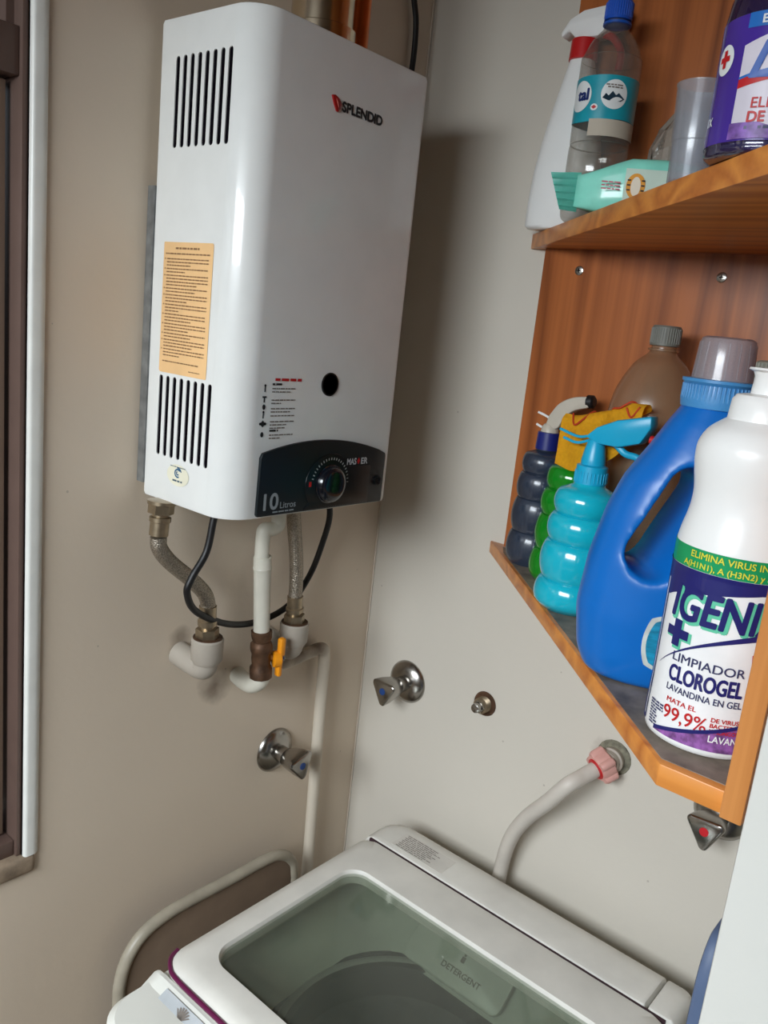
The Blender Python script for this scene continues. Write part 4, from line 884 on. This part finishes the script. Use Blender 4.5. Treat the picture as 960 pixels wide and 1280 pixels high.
loft(b, rings); obj('bottle_body', b, M_pwhite, t, angle=60)
b = new(); lathe(b, c, [(1.9000, 0.0140), (1.9005, 0.0175), (1.9240, 0.0165), (1.9245, 0.010)], 32); obj('collar', b, mat('red plastic', srgb(190, 32, 34), 0.35), t)
b = new(); prism(b, [(c[0]-0.011, y, z) for y, z in ((-0.2520, 1.9270), (-0.2490, 1.9330), (-0.2600, 1.9480), (-0.2780, 1.9560), (-0.325, 1.9590), (-0.335, 1.9500), (-0.325, 1.9330), (-0.302, 1.9240), (-0.272, 1.9240), (-0.260, 1.9350))], (0.022, 0, 0), 0.003); obj('spray_head', b, M_pwhite, t)
b = new(); tube(b, [(c[0], -0.300, 1.930), (c[0], -0.318, 1.922), (c[0], -0.330, 1.905), (c[0], -0.330, 1.885)], 0.0045, 10, 6); obj('trigger', b, MATS['red plastic'], t)

# clear water bottle
c = (-0.0890, -0.3470); t = thing('water_bottle', (c[0], c[1], ZU), 'empty clear water bottle with blue cap and turquoise label on the upper shelf', 'bottle')
WP = [(ZU, 0.026), (1.705, 0.0325), (1.715, 0.0345), (1.742, 0.0345), (1.748, 0.0325), (1.754, 0.0345), (1.782, 0.0345), (1.788, 0.0325), (1.794, 0.0345), (1.872, 0.0345), (1.880, 0.0335), (1.895, 0.0275), (1.905, 0.0205), (1.912, 0.0145), (1.920, 0.0128), (1.928, 0.0128)]
b = new(); lathe(b, c, interp(WP, 4), 44); obj('bottle_body', b, thin('clear bottle plastic', srgb(232, 230, 226), 0.12, srgb(190, 186, 178), 0.08, 0.07), t, angle=60)
b = new(); lathe(b, c, [(1.9155, 0.0130), (1.916, 0.0160), (1.9185, 0.0160), (1.919, 0.0130)], 32); obj('neck_ring', b, mat('blue ring plastic', srgb(30, 84, 176), 0.35), t)
screw_cap(c, 1.9205, 1.9420, 0.0155, mat('blue cap plastic', srgb(28, 84, 190), 0.35), t)
A2 = facing(c); RW = 0.0352
wr = lambda off: surf(c, RW, A2, off)
b = new(); band(b, lambda s: 1.8090+0.0020*math.sin(s*60), lambda s: 1.8560, -0.1105, 0.1105, 72, 6); lb = obj('label', mapped(b, wr(0)), mat('turquoise label', srgb(20, 152, 170), 0.35, var=0.12, scale=20, coat=0.3), t)
b = new(); band(b, lambda s: 1.7920, lambda s: 1.8100, -0.016, 0.052, 30, 2); obj('label_residue', mapped(b, wr(0.0002)), mat('greyed paper residue', srgb(186, 176, 160), 0.7), t)
b = new(); disc(b, 0.0085, 1.8360, 0.0150, 0.0155, 32); e1 = obj('label_emblem', mapped(b, wr(0.0005)), mat('white ink', srgb(226, 230, 230), 0.4), lb)
b = new(); 
b.faces.new([b.verts.new((x, z, 0)) for x, z in ((-0.0045, 1.8315), (-0.0010, 1.8365), (0.0020, 1.8340), (0.0060, 1.8390), (0.0100, 1.8350), (0.0130, 1.8375), (0.0205, 1.8320), (0.0160, 1.8290), (0.0020, 1.8290))])
obj('mountain_print', mapped(b, wr(0.0010)), mat('dark teal ink', srgb(22, 52, 70), 0.4), e1)
b = new(); words(b, 0.000, 1.8425, 0.018, 0.0014, rnd); words(b, -0.002, 1.8450, 0.02, 0.0014, rnd); b2 = obj('emblem_print', mapped(b, wr(0.0010)), M_printg, e1)
b = new(); disc(b, -0.0330, 1.8350, 0.0155, 0.0165, 32); e2 = obj('label_emblem', mapped(b, wr(0.0005)), MATS['white ink'], lb)
obj('name_lettering', mapped(text_bm('tal', cap_size(0.0120), 0.0008, 0.0150), lambda x, y: wr(0.0010)(-0.0360+x, 1.8305+y)), mat('navy water ink', srgb(24, 44, 104), 0.4), e2)
b = new(); disc(b, -0.0125, 1.8220, 0.0042, 0.0036, 20); e3 = obj('label_emblem', mapped(b, wr(0.0005)), MATS['white ink'], lb); b = new(); disc(b, -0.0125, 1.8220, 0.0030, 0.0022, 4); obj('red_print', mapped(b, wr(0.0010)), M_red, e3)

# pack of wet wipes along the front edge
pd = Vector((0.5, -0.866, 0)); pnv = Vector((-0.866, -0.5, 0)); p0 = Vector((-0.1720, -0.3830, ZU))
t = thing('wipes_pack', tuple(p0+pd*0.06-pnv*0.0272), 'mint green wet wipes pack with crimped end lying on the upper shelf edge', 'wipes pack')
b = new(); rings = []
for l_, h_, w_, zc in ((-0.010, 0.034, 0.002, 0.026), (-0.004, 0.036, 0.007, 0.0260), (0.012, 0.044, 0.017, 0.0270), (0.030, 0.054, 0.0235, 0.0290), (0.046, 0.061, 0.0255, 0.0312), (0.08, 0.062, 0.0260, 0.0316), (0.115, 0.058, 0.0260, 0.0296), (0.130, 0.034, 0.025, 0.027), (0.142, 0.006, 0.022, 0.027)):
    rings.append([p0+pd*l_-pnv*0.0272+pnv*(w_*math.copysign(abs(math.cos(q))**0.35, math.cos(q)))+Vector((0, 0, zc+h_/2*math.copysign(abs(math.sin(q))**0.5, math.sin(q)))) for q in [2*PI*i/36+0.04 for i in range(36)]])
loft(b, rings)
for v in b.verts: v.co += pnv*noise.noise(v.co*70)*0.002
M_mint = mat('mint film', srgb(140, 226, 206), 0.25, var=0.12, scale=30, coat=0.3)
pb = obj('pack_body', b, M_mint, t, angle=60)
b = new(); n_ = 16; g = []
for i in range(n_+1):
    s_ = 0.004+0.042*i/n_; row = []
    for j, l_ in enumerate((-0.006, -0.013, -0.021, -0.028)):
        row.append(b.verts.new(p0+pd*(l_-0.010*j*(i/n_-0.2)*0.5)-pnv*0.0272+pnv*(0.0022*math.sin(i*2.1)*(1 if j % 2 else 0.4)+0.012*j*(0.5-i/n_)*0.6)+Vector((0, 0, s_))))
    g.append(row)
for i in range(n_):
    for j in range(3): b.faces.new((g[i][j], g[i+1][j], g[i+1][j+1], g[i][j+1]))
bmesh.ops.solidify(b, geom=b.faces[:], thickness=0.0012); obj('crimped_end', b, mat('teal film', srgb(124, 222, 206), 0.25), t)
pf = lambda off: (lambda x, y: p0+pd*x-pnv*0.002+pnv*off+Vector((0, 0, y)))
pf2 = lambda off: (lambda x, y: p0+pd*x-pnv*(0.0012+0.010*max(0, (abs(y-0.028)-0.016)/0.013)**2)+pnv*off+Vector((0, 0, y)))
b = new(); rect(b, 0.040, 0.124, 0.0085, 0.0490, 16, 8); wp = obj('pale_print', mapped(b, pf2(0.0030)), mat('pale mint print', srgb(206, 228, 214), 0.35), t)
b = new(); disc(b, 0.052, 0.0310, 0.0100, 0.0130, 24); ap = obj('orange_print', mapped(b, pf2(0.0036)), mat('orange print', srgb(226, 156, 52), 0.5), wp)
b = new(); disc(b, 0.052, 0.0305, 0.0052, 0.0100, 20); obj('pale_print_patch', mapped(b, pf2(0.0040)), mat('cream print', srgb(236, 226, 206), 0.5), wp)
b = new()
for sx in (-1, 1):
    for k in range(3): rect(b, 0.052+sx*0.0056, 0.052+sx*0.0092, 0.0260+k*0.0050, 0.0275+k*0.0050)
obj('stripe_print', mapped(b, pf2(0.0042)), M_print, wp)
obj('name_lettering', mapped(text_bm('n', cap_size(0.0150), 0.0010, 0.0080), lambda x, y: pf2(0.0036)(0.076+x, 0.0110+y)), mat('magenta ink', srgb(200, 30, 110), 0.4), wp)
obj('name_lettering', mapped(text_bm('E', cap_size(0.0110), 0.0010, 0.0080), lambda x, y: pf2(0.0036)(0.086+x, 0.0130+y)), mat('lime ink', srgb(120, 170, 50), 0.4), wp)
b = new()
for k in range(4): disc(b, 0.086+k*0.0055, 0.0395, 0.0028, 0.0036, 3)
obj('red_print', mapped(b, pf2(0.0036)), M_red, wp)
b = new()
for k in range(3): words(b, 0.016, 0.0330-0.0035*k, 0.020, 0.0014, rnd)
obj('red_fine_print', mapped(b, pf2(0.0030)), mat('pink ink', srgb(196, 96, 110), 0.5), t)

# crumpled clear bag behind the pack
b = new(); bc = Vector((-0.056, -0.4380, ZU)); rings = []
for k, (z, r_) in enumerate(((0.0005, 0.030), (0.012, 0.034), (0.030, 0.036), (0.048, 0.036), (0.064, 0.036), (0.084, 0.034), (0.106, 0.028), (0.126, 0.014))):
    rings.append([bc+Vector((math.cos(q)*r_*0.8, math.sin(q)*r_*1.15, z))+Vector((noise.noise(Vector((math.cos(q)*3, math.sin(q)*3, z*40)))*0.011 if k else 0, noise.noise(Vector((math.cos(q)*3+9, math.sin(q)*3, z*40)))*0.011 if k else 0, noise.noise(Vector((math.cos(q)*4, math.sin(q)*4, 7+k)))*0.006 if k > 1 else 0)) for q in [2*PI*i/30 for i in range(30)]])
loft(b, rings, True, False); tag(obj('plastic_bag', b, thin('crumpled clear film', srgb(225, 222, 216), 0.42, srgb(196, 190, 178), 0.15, 0.10), None, tuple(bc), angle=20), 'crumpled clear plastic bag behind the wipes pack', 'bag')

# frosted cup
c = (-0.3050, -0.5520); 
b = new(); lathe(b, c, [(ZU, 0.0165), (ZU+0.002, 0.0180), (ZU+0.034, 0.0188), (ZU+0.0345, 0.0196), (1.7775, 0.0218), (1.778, 0.0223), (1.7795, 0.0223), (1.7795, 0.0203), (1.736, 0.0180), (ZU+0.004, 0.0165)], 40)
tag(obj('plastic_cup', b, thin('frosted cup plastic', srgb(230, 232, 236), 0.28, srgb(196, 200, 208), 0.2, 0.06), None, (c[0], c[1], ZU), angle=50), 'frosted clear plastic cup beside the purple bottle on the upper shelf', 'cup')

# purple cleaner bottle
c = (-0.3740, -0.6330); t = thing('cleaner_bottle', (c[0], c[1], ZU), 'purple labelled clear cleaner bottle at the right end of the upper shelf', 'bottle')
PP = [(ZU, 0.036), (1.702, 0.0405), (1.705, 0.0415), (1.7065, 0.0408), (1.708, 0.0415), (1.790, 0.0415), (1.806, 0.0395), (1.830, 0.0310), (1.850, 0.0215), (1.862, 0.0165), (1.872, 0.0150)]
b = new(); lathe(b, c, PP, 56); obj('bottle_body', b, thin('violet clear plastic', srgb(150, 140, 190), 0.35, srgb(50, 40, 100), 0.06, 0.12), t, angle=50)
b = new(); lathe(b, c, [(ZU+0.0005, 0.034), (1.703, 0.0385), (1.712, 0.0395), (1.770, 0.0395), (1.7702, 0.001)], 40); obj('purple_liquid', b, mat('violet liquid', srgb(48, 34, 110), 0.2), t)
screw_cap(c, 1.868, 1.896, 0.0185, mat('violet cap', srgb(80, 50, 150), 0.35), t)
A3 = facing(c)+0.10; RP = radius(PP); pw = lambda off: surf(c, RP, A3, off)
b = new(); band(b, lambda s: 1.7085, lambda s: 1.7900, -0.129, 0.129, 72, 8); lb = obj('label', mapped(b, pw(0.0004)), mat('purple label', srgb(70, 44, 148), 0.22, var=0.10, scale=18, coat=0.6), t)
b = new(); band(b, lambda s: 1.7800+0.05*max(0, 0.01-s)*0.3, lambda s: 1.7900, -0.030, 0.10, 40, 2); obj('blue_banner', mapped(b, pw(0.0008)), mat('blue label ink', srgb(40, 110, 190), 0.3), lb)
def lay2(s, x, z, h, w, m, bold, shear=0.0, off=0.0014, name='lettering'):
    tb = text_bm(s, cap_size(h), bold, w, shear, 1.0, 1); return obj(name, mapped(tb, lambda p, q: pw(off)(x+p, z+q)), m, lb)
lay2('ELIMINA', -0.0200, 1.7822, 0.0055, 0.0330, MATS['white ink'], 0.0002)
b = new(); disc(b, -0.0465, 1.7640, 0.0085, 0.0100, 28); cr = obj('cross_emblem', mapped(b, pw(0.0009)), MATS['white ink'], lb)
b = new(); x, z = -0.0465, 1.7645; rect(b, x-0.0017, x+0.0017, z-0.0058, z+0.0058, 1, 3); rect(b, x-0.0050, x-0.0017, z-0.0018, z+0.0018); rect(b, x+0.0017, x+0.0050, z-0.0018, z+0.0018); obj('red_cross', mapped(b, pw(0.0014)), M_red, cr)
b = new(); band(b, lambda s: 1.7100+0.10*max(0, -s-0.0)*0.3, lambda s: 1.7760-0.35*max(0, -s-0.012), -0.0300, 0.060, 40, 4); wf = obj('white_field', mapped(b, pw(0.0008)), mat('lilac white print', srgb(214, 208, 220), 0.35), lb)
b = new(); q3 = lambda s: 1.7420+0.011*math.sin(min(PI/2, max(0, (s+0.031)/0.05))); band(b, q3, lambda s: q3(s)+0.0058, -0.0300, 0.060, 36, 1); obj('red_ribbon', mapped(b, pw(0.0011)), M_red, lb)
b = new(); band(b, lambda s: q3(s)+0.0058, lambda s: q3(s)+0.0075, -0.0300, 0.060, 36, 1); obj('blue_ribbon', mapped(b, pw(0.0011)), MATS['blue label ink'], lb)
lay2('L', -0.0225, 1.7490, 0.0230, 0.0145, mat('logo blue ink', srgb(34, 84, 170), 0.35), 0.0010, 0.35)
lay2('ysol', -0.0060, 1.7530, 0.0150, 0.0420, MATS['logo blue ink'], 0.0010, 0.25)
lay2('ELIMINA', -0.0180, 1.7290, 0.0070, 0.0360, M_red, 0.0001); lay2('DE G', -0.0190, 1.7200, 0.0070, 0.0200, M_red, 0.0003)
b = new(); words(b, -0.0200, 1.7155, 0.03, 0.0020, rnd); obj('fine_print', mapped(b, pw(0.0014)), M_slate, lb)
b = new(); band(b, lambda s: 1.7095, lambda s: 1.7200-0.30*max(0, s+0.012), -0.0310, 0.020, 24, 2); obj('lavender_sprig', mapped(b, pw(0.0012)), mat('lavender sprig print', srgb(120, 84, 160), 0.4, var=0.6, scale=120), lb)
lay2('1X', -0.0560, 1.7215, 0.0060, 0.0070, MATS['white ink'], 0.0002)
